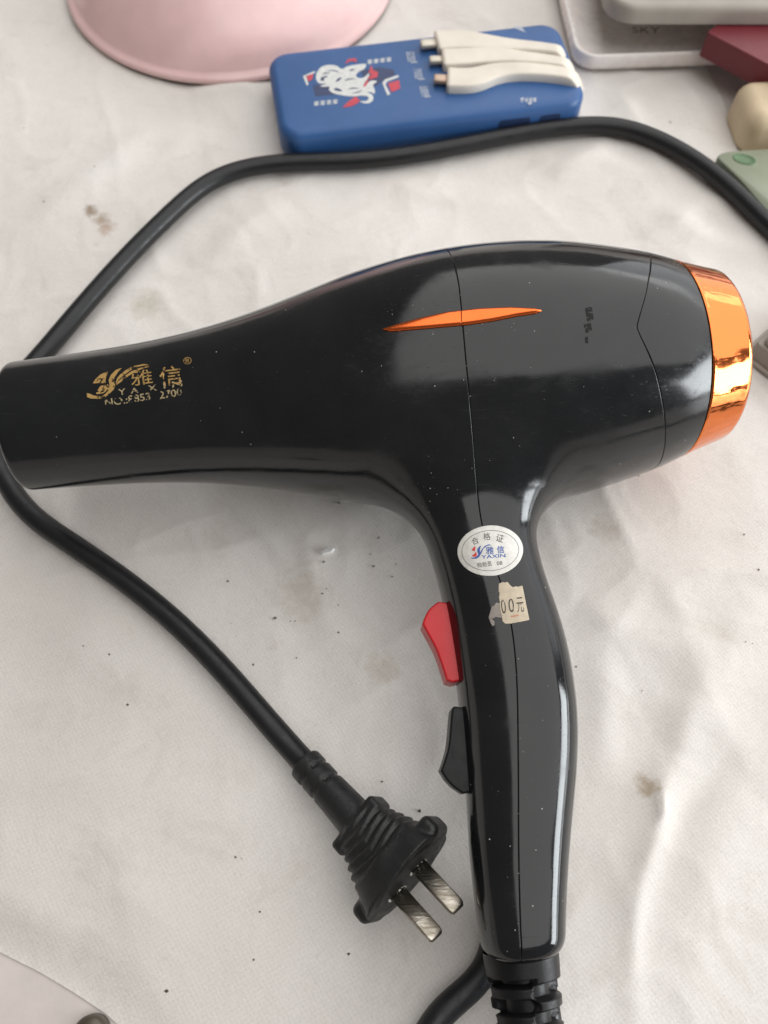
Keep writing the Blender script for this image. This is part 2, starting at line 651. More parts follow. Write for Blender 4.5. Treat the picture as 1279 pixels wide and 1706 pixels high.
# ------------------------------------------------------------------ setting: table under the cloth
mesh_obj("table", [(-900, -500, -4), (900, -500, -4), (900, 1300, -4), (-900, 1300, -4)], [(0, 1, 2, 3)], M_TABLE, smooth=False)
tag(bpy.data.objects["table"], kind="structure")


# ------------------------------------------------------------------ the cloth
def vnoise(x, y, seed, scale):
    """smooth value noise"""
    r2 = np.random.default_rng(seed)
    tab = r2.random((64, 64))
    xs, ys = x / scale + 31.3, y / scale + 17.7
    xi, yi = np.floor(xs).astype(int), np.floor(ys).astype(int)
    fx, fy = xs - xi, ys - yi
    fx, fy = fx * fx * fx * (fx * (fx * 6 - 15) + 10), fy * fy * fy * (fy * (fy * 6 - 15) + 10)
    g = lambda i, j: tab[(xi + i) % 64, (yi + j) % 64]
    return (g(0, 0) * (1 - fx) + g(1, 0) * fx) * (1 - fy) + (g(0, 1) * (1 - fx) + g(1, 1) * fx) * fy


def ridge(x, y, pts, h, w, fade=True):
    """a fold along a pixel path: height h mm, half width w mm"""
    q = P(np.array([p[0] for p in pts], float), np.array([p[1] for p in pts], float), 0)[:, :2]
    best = np.full(x.shape, 1e9)
    par = np.zeros(x.shape)
    n = len(q) - 1
    for i in range(n):
        e = q[i + 1] - q[i]
        t = np.clip(((x - q[i, 0]) * e[0] + (y - q[i, 1]) * e[1]) / (e @ e), 0, 1)
        d = np.hypot(x - q[i, 0] - e[0] * t, y - q[i, 1] - e[1] * t)
        m = d < best
        best = np.where(m, d, best)
        par = np.where(m, (i + t) / n, par)
    amp = np.sin(np.pi * np.clip(par, 0.02, 0.98)) ** 0.7 if fade else 1.0
    return h * amp / (1 + (best / w) ** 2) ** 1.5


def cloth_z(x, y):
    z = -3.0 + 3.6 * vnoise(x, y, 1, 80) + 0.9 * (vnoise(x, y, 2, 38) - 0.5) + 0.35 * (vnoise(x, y, 3, 17) - 0.5)
    wx_, wy_ = x + 14 * vnoise(x, y, 21, 40), y + 14 * vnoise(x, y, 22, 40)
    for sd_, sc2, am in ((5, 62, 1.5), (6, 33, 0.75), (7, 19, 0.35)):
        rg = 1 - np.abs(2 * vnoise(wx_ * 0.9 + wy_ * 0.35, wy_ * 0.8 - wx_ * 0.3, sd_, sc2) - 1)
        z = z + am * (rg ** 4 - 0.4) * (0.35 + 0.9 * vnoise(x, y, 8, 110))
    z = np.minimum(z, 0.35)
    z = z + ridge(x, y, [(1098, 1260), (1105, 1340), (1090, 1400), (1068, 1470), (1050, 1560), (1060, 1720)], 2.2, 4.5)
    z = z + ridge(x, y, [(1150, 1150), (1140, 1230), (1112, 1310), (1105, 1345)], 1.8, 7.0)
    z = z + ridge(x, y, [(1230, 1250), (1160, 1330), (1110, 1420)], -1.2, 6.0)
    z = z + ridge(x, y, [(1020, 225), (985, 255), (945, 275), (930, 300)], 1.6, 7.0)
    z = z + ridge(x, y, [(880, 262), (930, 272), (1000, 262), (1080, 290)], 1.6, 7.0)
    z = z + ridge(x, y, [(1050, 150), (1045, 175), (1065, 205)], 2.0, 8.0)
    z = z + ridge(x, y, [(1180, 330), (1120, 380), (1060, 395)], 2.0, 8.0)
    z = z + ridge(x, y, [(310, 152), (350, 146), (400, 140), (460, 134)], 2.5, 7.0)
    z = z + ridge(x, y, [(330, 200), (290, 250), (200, 300)], 1.8, 9.0)
    z = z + ridge(x, y, [(960, 1000), (1060, 1060), (1200, 1090)], 1.8, 9.0)
    z = z + ridge(x, y, [(120, 1400), (260, 1500), (300, 1620)], 1.4, 12.0)
    z = z + ridge(x, y, [(1100, 1315), (1103, 1345), (1098, 1372)], 2.4, 1.3)
    z = z + ridge(x, y, [(1279, 980), (1180, 1130), (1130, 1260)], 3.0, 13.0)
    z = z + ridge(x, y, [(1279, 1330), (1190, 1420), (1150, 1560), (1140, 1720)], 2.6, 14.0)
    z = z + ridge(x, y, [(1005, 1040), (1010, 1180), (1000, 1320)], 1.8, 9.0)
    z = z + ridge(x, y, [(-40, 1330), (120, 1290), (260, 1330), (360, 1420)], 2.2, 15.0)
    z = z + ridge(x, y, [(60, 980), (150, 1080), (330, 1180)], 1.8, 12.0)
    z = z + ridge(x, y, [(-20, 420), (110, 330), (230, 230), (330, 215)], 2.2, 12.0)
    z = z + ridge(x, y, [(480, 330), (400, 380), (330, 450)], 2.0, 10.0)
    z = z + ridge(x, y, [(620, 300), (760, 330), (900, 320)], 1.8, 8.0)
    z = z + ridge(x, y, [(1279, 420), (1180, 400), (1090, 340)], 2.4, 9.0)
    z = z + ridge(x, y, [(560, 325), (700, 300), (800, 300)], 1.2, 6.0)
    return z


gx = np.arange(-330, 330.1, 1.6)
gy = np.arange(-110, 640.1, 1.6)
GX, GY = np.meshgrid(gx, gy, indexing='ij')
nxg, nyg = GX.shape
ids = np.arange(nxg * nyg).reshape(nxg, nyg)
Q = np.stack([ids[:-1, :-1], ids[1:, :-1], ids[1:, 1:], ids[:-1, 1:]], -1).reshape(-1, 4)
cv = np.stack([GX.ravel(), GY.ravel(), cloth_z(GX, GY).ravel()], 1)
ct = quads_to_tris(Q)


def pp(lst):
    return [tuple(P(np.array(float(a)), np.array(float(b)), 0)[:2]) for a, b in lst]


edge_lo = pp([(-260, 1500), (-60, 1560), (0, 1592), (60, 1622), (120, 1658), (170, 1692), (230, 1745), (330, 1850)])
edge_hi = pp([(1600, 420), (1330, 345), (1262, 300), (1234, 250), (1226, 210), (1210, 160), (1185, 112), (1150, 40), (1140, -30)])
cpoly = [(-326, -30)] + edge_lo + [(90, -106), (326, -106)] + edge_hi + [(180, 636), (-326, 636)]
cg = poly_sdf(cpoly)(cv[:, 0], cv[:, 1])
sm_ = np.clip(-cg / 16.0, 0, 1)
sm_ = sm_ * sm_ * (3 - 2 * sm_)
cv[:, 2] = -3.4 + (cv[:, 2] + 3.4) * sm_
cv2, ct2, _ = clip(cv, ct, cg)
E_ = np.concatenate([ct2[:, [0, 1]], ct2[:, [1, 2]], ct2[:, [2, 0]]])
_u2, inv_, cnt_ = np.unique(np.sort(E_, 1), axis=0, return_inverse=True, return_counts=True)
rim_ = E_[cnt_[inv_.ravel()] == 1]
vb_, bi_ = np.unique(rim_, return_inverse=True)
bi_ = bi_.reshape(-1, 2)
n0_ = len(cv2)
cv2[vb_, 2] = -3.35
low_ = cv2[vb_] + np.array([0, 0, -0.5])
cl = mesh_obj("cloth", np.concatenate([cv2, low_, cv2[vb_]]), ct2.tolist() + [(n0_ + len(vb_) + q[1], n0_ + len(vb_) + q[0], n0_ + q[0], n0_ + q[1]) for q in bi_.tolist()], M_CLOTH)
tag(cl, "wrinkled off-white nonwoven cloth with small brown stains spread over the table", "cloth")


def cz(x, y):
    return float(cloth_z(np.array([[float(x)]]), np.array([[float(y)]]))[0, 0])


# ------------------------------------------------------------------ hair dryer: frame and solid shape
ZB = 43.6
A0 = P(np.array(25.0), np.array(712.0), ZB)
A1 = P(np.array(1195.0), np.array(592.0), ZB)
AX = (A1 - A0) / np.linalg.norm(A1 - A0)
TILT = math.radians(5.6)
hp = np.array([AX[1], -AX[0], 0.0])
BX = hp * math.cos(TILT) + np.array([0, 0, -math.sin(TILT)])
NX = np.cross(BX, AX)
if NX[2] < 0: NX = -NX


def to_local(V):
    W = np.asarray(V) - A0
    return np.stack([W @ AX, W @ BX, W @ NX], -1)


def to_world(Lc):
    Lc = np.asarray(Lc)
    return A0 + Lc[..., 0:1] * AX + Lc[..., 1:2] * BX + Lc[..., 2:3] * NX


def on_plane(px, py, n=0.0):
    """pixel -> local (a, b) on the dryer's own plane at height n"""
    d = rays(px, py)
    t = (n - (CAM - A0) @ NX) / (d @ NX)
    return to_local(CAM + d * t[..., None])


prof = [(-6, 20.6), (0, 20.8), (18, 21.4), (45, 23.0), (72, 27.0), (94, 32.6), (114, 38.2), (137, 42.4), (150, 43.5), (168, 43.4), (184, 41.9),
        (203, 38.0), (214, 35.1), (224.5, 30.9), (233, 27.8)]
RA, RR = spline([p[0] for p in prof], [p[1] for p in prof], 900, 5)
RD = np.gradient(RR, RA)
left = [(690, 838), (706, 890), (722, 940), (738, 1000), (755, 1100), (766, 1180), (773, 1270), (778, 1340), (782, 1420), (788, 1480), (797, 1550), (804, 1592)]
right = [(893, 838), (887, 880), (894, 930), (912, 985), (935, 1050), (950, 1120), (959, 1200), (957, 1280), (950, 1350), (943, 1430), (939, 1500), (937, 1592)]
Lp = on_plane(np.array([p[0] for p in left], float), np.array([p[1] for p in left], float))
Rp = on_plane(np.array([p[0] for p in right], float), np.array([p[1] for p in right], float))
bl, al = spline(Lp[:, 1], Lp[:, 0], 500, 6)
br, ar = spline(Rp[:, 1], Rp[:, 0], 500, 6)
BG = np.linspace(-20, 190, 900)
b0_ = max(bl[0], br[0])
ALg = np.interp(BG, bl, al)
ARg = np.interp(BG, br, ar)
HC = (ALg + ARg) / 2
HW = (ARg - ALg) / 2
HBOT = float((bl[-1] + br[-1]) / 2)
HT = np.interp(BG, [-20, 30, 60, 110, 150, 180], [17.5, 17.0, 16.0, 17.0, 15.0, 14.2])
DD = np.gradient(HC, BG)


def smin(a, b, k):
    h = np.maximum(k - np.abs(a - b), 0) / k
    return np.minimum(a, b) - h * h * k * 0.25


def body(a, b, n):
    R = np.interp(a, RA, RR)
    Rp_ = np.interp(a, RA, RD)
    rho = np.sqrt(b * b + n * n)
    d1 = (rho - R) / np.sqrt(1 + Rp_ * Rp_)
    d1 = -smin(-d1, a - 1.6, 2.2)           # mouth of the nozzle, rounded rim
    cav = np.maximum(rho - (R - 2.6), a - 42.0)
    d1 = np.maximum(d1, -cav)
    hc, hw, ht, sl = np.interp(b, BG, HC), np.interp(b, BG, HW), np.interp(b, BG, HT), np.interp(b, BG, DD)
    u, v = np.abs(a - hc) / hw, np.abs(n) / ht
    pw = 2.35
    k = (u ** pw + v ** pw + 1e-9) ** (1 / pw)
    gu = (u / k) ** (pw - 1) / hw * np.sqrt(1 + sl * sl)
    gv = (v / k) ** (pw - 1) / ht
    d2 = (k - 1) / np.sqrt(gu * gu + gv * gv + 1e-6)
    d2 = -smin(-d2, -(b - HBOT), 5.0)
    d2 = np.maximum(d2, -(b + 5))
    return smin(d1, d2, 17.0)


def trace(px, py):
    """pixels -> points on the dryer's skin (local), with a hit mask"""
    d = rays(px, py)
    dl = np.stack([d @ AX, d @ BX, d @ NX], -1)
    o = to_local(CAM)
    t = np.full(d.shape[:-1], 120.0)
    for _ in range(90):
        p = o + dl * t[..., None]
        s = body(p[..., 0], p[..., 1], p[..., 2])
        t = t + np.clip(s * 0.7, -3, 6)
    p = o + dl * t[..., None]
    return p, np.abs(body(p[..., 0], p[..., 1], p[..., 2])) < 0.3


dryer = empty("hair_dryer", (float(to_world(np.array([160.0, 0, 0]))[0]), float(to_world(np.array([160.0, 0, 0]))[1]), 0))
tag(dryer, "glossy black hair dryer with copper rear ring and red switch lying on cloth", "hair dryer")

bv, bq = surface_nets(body, (-3.0, -47.0, -47.0), (231.0, HBOT + 3.0, 47.0), 0.9)
bv = project(body, bv, 4)
bt = quads_to_tris(bq)

# seams read from the photograph, carried onto the skin
seam_px = [(757, 409), (763, 470), (770, 540), (779, 640), (787, 720), (793, 790), (801, 870), (815, 920), (836, 975), (850, 1030), (859, 1100), (862, 1200), (863, 1300), (863, 1400), (865, 1500), (868, 1590)]
sp, ok = trace(np.array([p[0] for p in seam_px], float), np.array([p[1] for p in seam_px], float))
sp = sp[ok]
sp = sp[np.argsort(sp[:, 1])]
SB, SA = spline(np.concatenate([[-60], sp[:, 1], [HBOT + 20]]), np.concatenate([[sp[0, 0]], sp[:, 0], [sp[-1, 0]]]), 600, 5)
cap_px = [(1085, 424), (1083, 450), (1076, 490), (1066, 525), (1061, 545), (1068, 562), (1082, 592), (1094, 625), (1102, 660), (1108, 700), (1108, 740), (1100, 770)]
cp, ok = trace(np.array([p[0] for p in cap_px], float), np.array([p[1] for p in cap_px], float))
cp = cp[ok]
cphi = np.arctan2(cp[:, 1], np.abs(cp[:, 2]))
o_ = np.argsort(cphi)
CPH, CPA = cphi[o_], cp[o_, 0]


def g_seam(V): return V[:, 0] - np.interp(V[:, 1], SB, SA)
def g_cap(V): return V[:, 0] - np.interp(np.arctan2(V[:, 1], np.abs(V[:, 2])), CPH, CPA)


EASE = 0.26      # width of the softened edge along a joint, mm


def shell(name, gs, mat, lip=1.1):
    V, T = bv, bt[:, ::-1]
    for gfun in gs:
        V, T, _ = clip(V, T, gfun(V))
        Va, Ta, _ = clip(V, T, gfun(V) + EASE)          # an edge loop just inside the joint
        Vb, Tb, _ = clip(V, T, -(gfun(V) + EASE))
        V, T = np.concatenate([Va, Vb]), np.concatenate([Ta, Tb + len(Va)])
    V = project(body, V, 1)
    N_ = sdf_grad(body, V)
    N_ /= np.linalg.norm(N_, axis=1, keepdims=True) + 1e-9
    depth = np.zeros(len(V))
    tilt = np.zeros_like(V)
    edge = np.full(len(V), -1e9)
    for gfun in gs:
        g = gfun(V)
        G = np.stack([(gfun(V + e_) - gfun(V - e_)) / 0.4 for e_ in np.eye(3) * 0.2], 1)
        G -= (G * N_).sum(1, keepdims=True) * N_
        G /= np.linalg.norm(G, axis=1, keepdims=True) + 1e-9
        t = np.clip((g + EASE) / EASE, 0, 1)
        depth += 0.16 * t * t
        tilt += G * t[:, None]
        edge = np.maximum(edge, g)
    NS_ = N_ + tilt * 0.9
    NS_ /= np.linalg.norm(NS_, axis=1, keepdims=True) + 1e-9
    VB = V - N_ * depth[:, None]
    E = np.concatenate([T[:, [0, 1]], T[:, [1, 2]], T[:, [2, 0]]])
    uq, inv, cnt = np.unique(np.sort(E, 1), axis=0, return_inverse=True, return_counts=True)
    bnd = E[cnt[inv.ravel()] == 1]
    bnd = bnd[(edge[bnd] > -0.05).all(1)]
    vb, bi = np.unique(bnd, return_inverse=True)
    bi = bi.reshape(-1, 2)
    n0, k = len(V), len(vb)
    VV = np.concatenate([VB, VB[vb], VB[vb] - N_[vb] * lip])
    lipF = [(n0 + j, n0 + i, n0 + k + i, n0 + k + j) for i, j in bi.tolist()]
    NN = np.concatenate([NS_, tilt[vb], tilt[vb]])
    W = to_world(VV)
    NW = NN[:, 0:1] * AX + NN[:, 1:2] * BX + NN[:, 2:3] * NX
    return mesh_obj(name, W, T.tolist() + lipF, mat, dryer, True, NW)


GAP = 0.09
RING0, RTIP = 218.3, 28.9
front = shell("front_shell", [lambda V: g_seam(V) + GAP], M_BLACK)
rear = shell("rear_shell", [lambda V: -g_seam(V) + GAP, lambda V: g_cap(V) + 0.10], M_BLACK)
rcap = shell("rear_cap", [lambda V: -g_cap(V) + 0.10, lambda V: V[:, 0] - RING0 + 0.25], M_BLACK)


def lathe(profile, seg=96, wob=None):
    V, Fc = [], []
    n = len(profile)
    for k in range(seg):
        th = 2 * math.pi * k / seg
        for a, r_ in profile:
            rr = r_ + (wob(a, th) if wob else 0)
            V.append((a, rr * math.cos(th), rr * math.sin(th)))
    for k in range(seg):
        k2 = (k + 1) % seg
        for i in range(n - 1):
            Fc.append((k * n + i, k2 * n + i, k2 * n + i + 1, k * n + i + 1))
    return np.array(V), Fc


rr0 = float(np.interp(RING0, RA, RR))
ringprof = [(RING0, rr0 - 4), (RING0, rr0 - 0.5), (RING0 + 0.3, rr0 - 0.05)] + [(RING0 + d_, rr0 + (RTIP - rr0) * d_ / 14.4) for d_ in (1.0, 2.0, 3.5, 5, 7, 9, 11, 12.5, 13.6, 14.4)] + [(RING0 + 15.2, RTIP - 0.8), (RING0 + 15.7, RTIP - 1.9), (RING0 + 15.9, RTIP - 3.2), (RING0 + 15.4, RTIP - 4.0), (RING0 + 13, RTIP - 4.4)]
xs_, ys_ = [], []
rv, rf = lathe(ringprof, 360, lambda a, th: (0.09 * math.sin(7 * th + 0.6) + 0.030 * math.sin(31 * th + 2.0 * math.sin(5 * th)) * (0.5 + 0.5 * math.sin(3 * th + 1.0)) + 0.012 * math.sin(67 * th + 0.25 * a)) * max(0.0, math.sin(math.pi * min(1, max(0, (a - RING0) / 16)))))
ring = mesh_obj("intake_ring", to_world(rv), rf, M_COPPER, dryer)
tag(ring, "shiny copper coloured ring round the rear air intake")
gv_, gf_ = [], []
for r0, r1 in ((0, 3.5), (5, 7.5), (9, 11.5), (13, 15.5), (17, 19.5), (21, 24.0)):
    v_, f_ = lathe([(230.0, max(r0, 0.05)), (232.0, max(r0, 0.05)), (232.0, r1), (230.0, r1), (230.0, max(r0, 0.05))], 48)
    f_ = [tuple(i + len(gv_) for i in q) for q in f_]
    gv_ += v_.tolist()
    gf_ += f_
for k in range(6):
    th = math.pi * k / 6
    c, s = math.cos(th), math.sin(th)
    b0 = len(gv_)
    for a in (229.0, 231.0):
        for t_, w_ in ((-23, -0.8), (23, -0.8), (23, 0.8), (-23, 0.8)):
            gv_.append([a, t_ * c - w_ * s, t_ * s + w_ * c])
    gf_ += [(b0, b0 + 1, b0 + 2, b0 + 3), (b0 + 4, b0 + 5, b0 + 6, b0 + 7), (b0, b0 + 1, b0 + 5, b0 + 4), (b0 + 2, b0 + 3, b0 + 7, b0 + 6)]
mesh_obj("intake_grille", to_world(np.array(gv_)), gf_, M_SATIN, dryer, False)
mv, mf = lathe([(221.0, 0.05), (221.0, 28.0)], 48)
mesh_obj("intake_filter", to_world(mv), mf, M_DARK, dryer)


# ------------------------------------------------------------------ things laid on the skin (pixel outline -> skin)
def skin(px, py, off):
    p, ok = trace(np.asarray(px, float), np.asarray(py, float))
    G = sdf_grad(body, p.reshape(-1, 3)).reshape(p.shape)
    G /= np.linalg.norm(G, axis=-1, keepdims=True) + 1e-9
    return to_world(p + G * np.asarray(off)[..., None] if not np.isscalar(off) else p + G * off)


def flat(z):
    return lambda x, y, off: P(np.asarray(x, float), np.asarray(y, float), z) + np.array([0, 0, 1.0]) * (off if np.isscalar(off) else np.asarray(off)[..., None])


def grid_mesh(sd, bbox, step):
    x0, y0, x1, y1 = bbox
    X, Y = np.meshgrid(np.arange(x0, x1 + step, step), np.arange(y0, y1 + step, step), indexing='ij')
    a, b = X.shape
    i = np.arange(a * b).reshape(a, b)
    Qd = np.stack([i[:-1, :-1], i[:-1, 1:], i[1:, 1:], i[1:, :-1]], -1).reshape(-1, 4)
    V = np.stack([X.ravel(), Y.ravel(), np.zeros(a * b)], 1)
    g = sd(V[:, 0], V[:, 1])
    V, T, cut = clip(V, quads_to_tris(Qd), g)
    return V, T


def decal(name, sd, bbox, mat, parent, place, off=0.06, step=2.0, height=None, skirt=0.0):
    V, T = grid_mesh(sd, bbox, step)
    o = np.full(len(V), off)
    if height is not None:
        o = o + height(V[:, 0], V[:, 1], sd(V[:, 0], V[:, 1]))
    W = place(V[:, 0], V[:, 1], o)
    T = T.tolist()
    if skirt:
        A_ = np.array(T)
        E = np.concatenate([A_[:, [0, 1]], A_[:, [1, 2]], A_[:, [2, 0]]])
        uq, inv, cnt = np.unique(np.sort(E, 1), axis=0, return_inverse=True, return_counts=True)
        bnd = E[cnt[inv.ravel()] == 1]
        W2 = place(V[:, 0], V[:, 1], o - skirt)
        n = len(W)
        W = np.concatenate([W, W2])
        T = T + [(j, i, n + i, n + j) for i, j in bnd.tolist()]
    return mesh_obj(name, W, T, mat, parent)


def poly_decal(name, polys, mat, parent, place, off=0.06, step=2.0, **kw):
    fs = [poly_sdf(p) for p in polys]
    allp = np.concatenate([np.asarray(p, float) for p in polys])
    bb = (allp[:, 0].min() - 2 * step, allp[:, 1].min() - 2 * step, allp[:, 0].max() + 2 * step, allp[:, 1].max() + 2 * step)

    def sd(x, y):
        d = fs[0](x, y)
        for f2 in fs[1:]: d = np.minimum(d, f2(x, y))
        return d
    return decal(name, sd, bb, mat, parent, place, off, step, **kw)


def text_2d(s, bold=0.0):
    cu = bpy.data.curves.new("lettering", 'FONT')
    cu.body = s
    cu.size = 1.0
    cu.resolution_u = 3
    cu.offset = bold
    o = bpy.data.objects.new("lettering", cu)
    col.objects.link(o)
    bpy.context.view_layer.update()
    dg = bpy.context.evaluated_depsgraph_get()
    me = o.evaluated_get(dg).to_mesh()
    V = np.array([v.co[:2] for v in me.vertices]).reshape(-1, 2)
    Fc = [tuple(p.vertices) for p in me.polygons]
    o.evaluated_get(dg).to_mesh_clear()
    bpy.data.objects.remove(o)
    bpy.data.curves.remove(cu)
    return V, Fc


def text_decals(name, items, mat, parent, place, off=0.10):
    """items: (string, centre px, centre py, width px, height px, angle deg [, shear]) -> one printed mesh"""
    VV, FF = [], []
    for it in items:
        s, cx_, cy_, w, h, ang = it[:6]
        V, Fc = text_2d(s, it[6] if len(it) > 6 else 0.0)
        if len(V) == 0: continue
        mn, mx = V.min(0), V.max(0)
        q = (V - (mn + mx) / 2) / np.maximum(mx - mn, 1e-6) * np.array([w, h])
        a = math.radians(ang)
        X = cx_ + q[:, 0] * math.cos(a) - q[:, 1] * math.sin(a)
        Y = cy_ - (q[:, 0] * math.sin(a) + q[:, 1] * math.cos(a))
        b0 = sum(len(v) for v in VV)
        VV.append(place(X, Y, off))
        FF += [tuple(reversed([i + b0 for i in f_])) for f_ in Fc]
        FF[-len(Fc):] = [tuple(i + b0 for i in f_) for f_ in Fc]
    return mesh_obj(name, np.concatenate(VV), FF, mat, parent, False)


# orange leaf-shaped trim, one piece in each half of the shell
leaf = [(636, 549), (660, 541), (700, 530), (745, 520), (800, 514), (850, 512), (890, 514), (903, 518), (893, 523), (860, 528), (820, 536), (780, 542), (735, 546), (690, 550), (650, 553)]


def leaf_h(x, y, d):
    e = np.clip(-d / 9.0, 0, 1)
    return 1.1 * np.sqrt(1 - (1 - e) ** 2)


sdl = poly_sdf(leaf)
for nm, side in (("trim_strip", -1), ("trim_strip", 1)):
    sdf2 = lambda x, y, s_=side: np.maximum(sdl(x, y), -s_ * (x - (767.5 + 0.055 * (y - 520))) + 0.6)
    decal(nm, sdf2, (630, 505, 910, 560), M_ORANGE, dryer, skin, 0.05, 1.2,
          height=lambda x, y, d: leaf_h(x, y, sdl(x, y)), skirt=1.2)

# gold logo, traced
ZS, ZX, ZY = 6.395, 130, 580
wing = [[(155, 378), (185, 330), (240, 280), (318, 250), (300, 300), (290, 350), (300, 382), (280, 374), (220, 372)],
        [(325, 340), (350, 285), (400, 235), (470, 208), (425, 255), (390, 310), (382, 370), (400, 390), (380, 440), (330, 490), (290, 522), (235, 528), (300, 480), (330, 430), (335, 390)],
        [(400, 372), (415, 320), (450, 280), (520, 225), (600, 190), (700, 170), (800, 184), (720, 183), (640, 198), (560, 235), (490, 285), (430, 340), (405, 382)],
        [(430, 352), (500, 294), (570, 246), (650, 214), (740, 194), (800, 190), (700, 214), (620, 248), (540, 295), (470, 350), (402, 400)],
        [(92, 478), (130, 488), (165, 505), (240, 515), (255, 540), (140, 538), (95, 522)],
        [(205, 452), (240, 402), (318, 385), (328, 430), (270, 480), (200, 492), (190, 475), (232, 458)]]
wing = [[(ZX + x / ZS, ZY + y / ZS) for x, y in p] for p in wing]
poly_decal("logo_wing", wing, M_GOLD, dryer, skin, 0.05, 0.8)
zz = lambda x, y: (ZX + x / ZS, ZY + y / ZS)
text_decals("logo_lettering", [
    ("雅", *zz(675, 315), 36, 25, 7.5), ("信", *zz(985, 295), 37, 32, 7.5, 0.004),
    ("®", *zz(1165, 135), 14, 12, 10)], M_GOLD, dryer, skin, 0.07)
text_decals("model_number", [
    ("Y", *zz(468, 466), 12, 10, 8, 0.01), ("A", *zz(600, 452), 13, 9, 8, 0.01), ("X", *zz(790, 425), 15, 10, 8, 0.01),
    ("I", *zz(918, 400), 3, 9, 8, 0.01), ("N", *zz(1055, 382), 17, 10, 8, 0.01),
    ("NO.:8853", *zz(528, 548), 76, 12.5, 8.6, 0.012), ("2700", *zz(985, 485), 38, 13, 8.6, 0.012)], M_GOLDW, dryer, skin, 0.07)

# oval inspection sticker
sc, sa = (816.5, 917.5), math.radians(-4)


def oval(rx, ry):
    def sd(x, y):
        dx, dy = x - sc[0], y - sc[1]
        c, s = math.cos(sa), math.sin(sa)
        u, v = dx * c + dy * s, -dx * s + dy * c
        k = np.hypot(u / rx, v / ry)
        return (k - 1) * min(rx, ry)
    return sd


bb = (755, 870, 878, 966)
st = decal("inspection_sticker", oval(54.5, 42.0), bb, M_PAPER, dryer, skin, 0.10, 2.0, skirt=0.09)
tag(st, "white oval inspection sticker with blue and red print")
o_out, o_in = oval(47.5, 33.8), oval(46.8, 33.1)
decal("border_line", lambda x, y: np.maximum(o_out(x, y), -o_in(x, y)), bb, M_INK, st, skin, 0.14, 0.5)
Z2 = lambda x, y: (750 + x / 8.53, 860 + y / 8.53)
text_decals("black_lettering", [("合", *Z2(352, 352), 11.5, 11.5, 22), ("格", *Z2(520, 290), 12, 12, 3), ("证", *Z2(705, 315), 12.5, 12.5, -14),
                                ("检验员", *Z2(485, 685), 24, 8.5, 7), ("08", *Z2(700, 668), 9, 6.5, 7)], M_INK, st, skin, 0.15)
text_decals("blue_lettering", [("雅", *Z2(560, 488), 13, 12.5, 3, 0.012), ("信", *Z2(712, 475), 12, 12.5, 3, 0.012), ("YAXIN", *Z2(612, 570), 40, 6.0, 4, 0.012)], M_INKBLUE, st, skin, 0.15)
bw = [[(385, 470), (405, 440), (440, 415), (420, 470), (425, 520), (450, 470), (490, 425), (540, 402), (590, 410), (520, 425), (470, 465), (440, 530), (410, 580), (370, 605), (310, 605), (293, 585), (330, 592), (375, 575), (400, 540), (385, 510)]]
poly_decal("blue_emblem", [[Z2(*q) for q in p] for p in bw], M_INKBLUE, st, skin, 0.15, 0.6)
rw = [[(305, 480), (345, 425), (358, 440), (350, 500), (325, 495)], [(310, 555), (340, 540), (360, 510), (378, 530), (375, 570), (345, 580), (315, 570)]]
poly_decal("red_emblem", [[Z2(*q) for q in p] for p in rw], M_INKRED, st, skin, 0.15, 0.6)

# torn price label
torn = [(690, 960), (740, 938), (775, 945), (810, 935), (835, 965), (850, 985), (890, 1012), (925, 998), (960, 1005), (1020, 988), (1045, 1100), (1080, 1280), (1122, 1475),
        (1000, 1500), (860, 1525), (780, 1530), (742, 1490), (735, 1450), (720, 1380), (700, 1300), (703, 1220), (690, 1150), (700, 1100), (683, 1050)]
lab = poly_decal("price_label", [[Z2(*q) for q in torn]], M_OLDPAPER, dryer, skin, 0.12, 1.0, skirt=0.11)
tag(lab, "torn yellowed paper price label")
rest = [(700, 1235), (650, 1230), (625, 1270), (590, 1285), (565, 1370), (545, 1440), (575, 1520), (600, 1565), (632, 1545), (625, 1490), (600, 1470), (640, 1430), (700, 1440), (735, 1440), (728, 1340)]
poly_decal("torn_scrap", [[Z2(*q) for q in rest]], M_OLDGLUE, lab, skin, 0.07, 0.8)
text_decals("price_lettering", [("0", *Z2(755, 1285), 7.5, 24, 6), ("0", *Z2(865, 1270), 9, 23, 6), ("元", *Z2(990, 1260), 11.5, 25, 6)], M_WORNINK, lab, skin, 0.16)
poly_decal("red_stroke", [[Z2(840, 1420), Z2(975, 1398), Z2(975, 1415), Z2(870, 1440)]], M_FAINTRED, lab, skin, 0.15, 0.8)


# dust caught along the joints and a dull scuff
dpx = []
for _ in range(34):
    k_ = rng.integers(0, len(seam_px) - 1)
    t_ = rng.random()
    a_, b_ = np.array(seam_px[k_], float), np.array(seam_px[k_ + 1], float)
    dpx.append(a_ + (b_ - a_) * t_ + rng.normal(0, 5, 2) * (1 if rng.random() < 0.6 else 5))
for _ in range(40): dpx.append((rng.uniform(640, 900), rng.uniform(505, 560)))
for _ in range(30): dpx.append((rng.normal(715, 35), rng.normal(815, 25)))
for _ in range(32): dpx.append((rng.uniform(60, 1120), rng.uniform(470, 830)))
for _ in range(10): dpx.append((rng.uniform(790, 930), rng.uniform(1050, 1570)))
dpx = np.array(dpx)
dl_, dok = trace(dpx[:, 0], dpx[:, 1])
dn_ = sdf_grad(body, dl_)
dn_ /= np.linalg.norm(dn_, axis=1, keepdims=True) + 1e-9
V, Fc = [], []
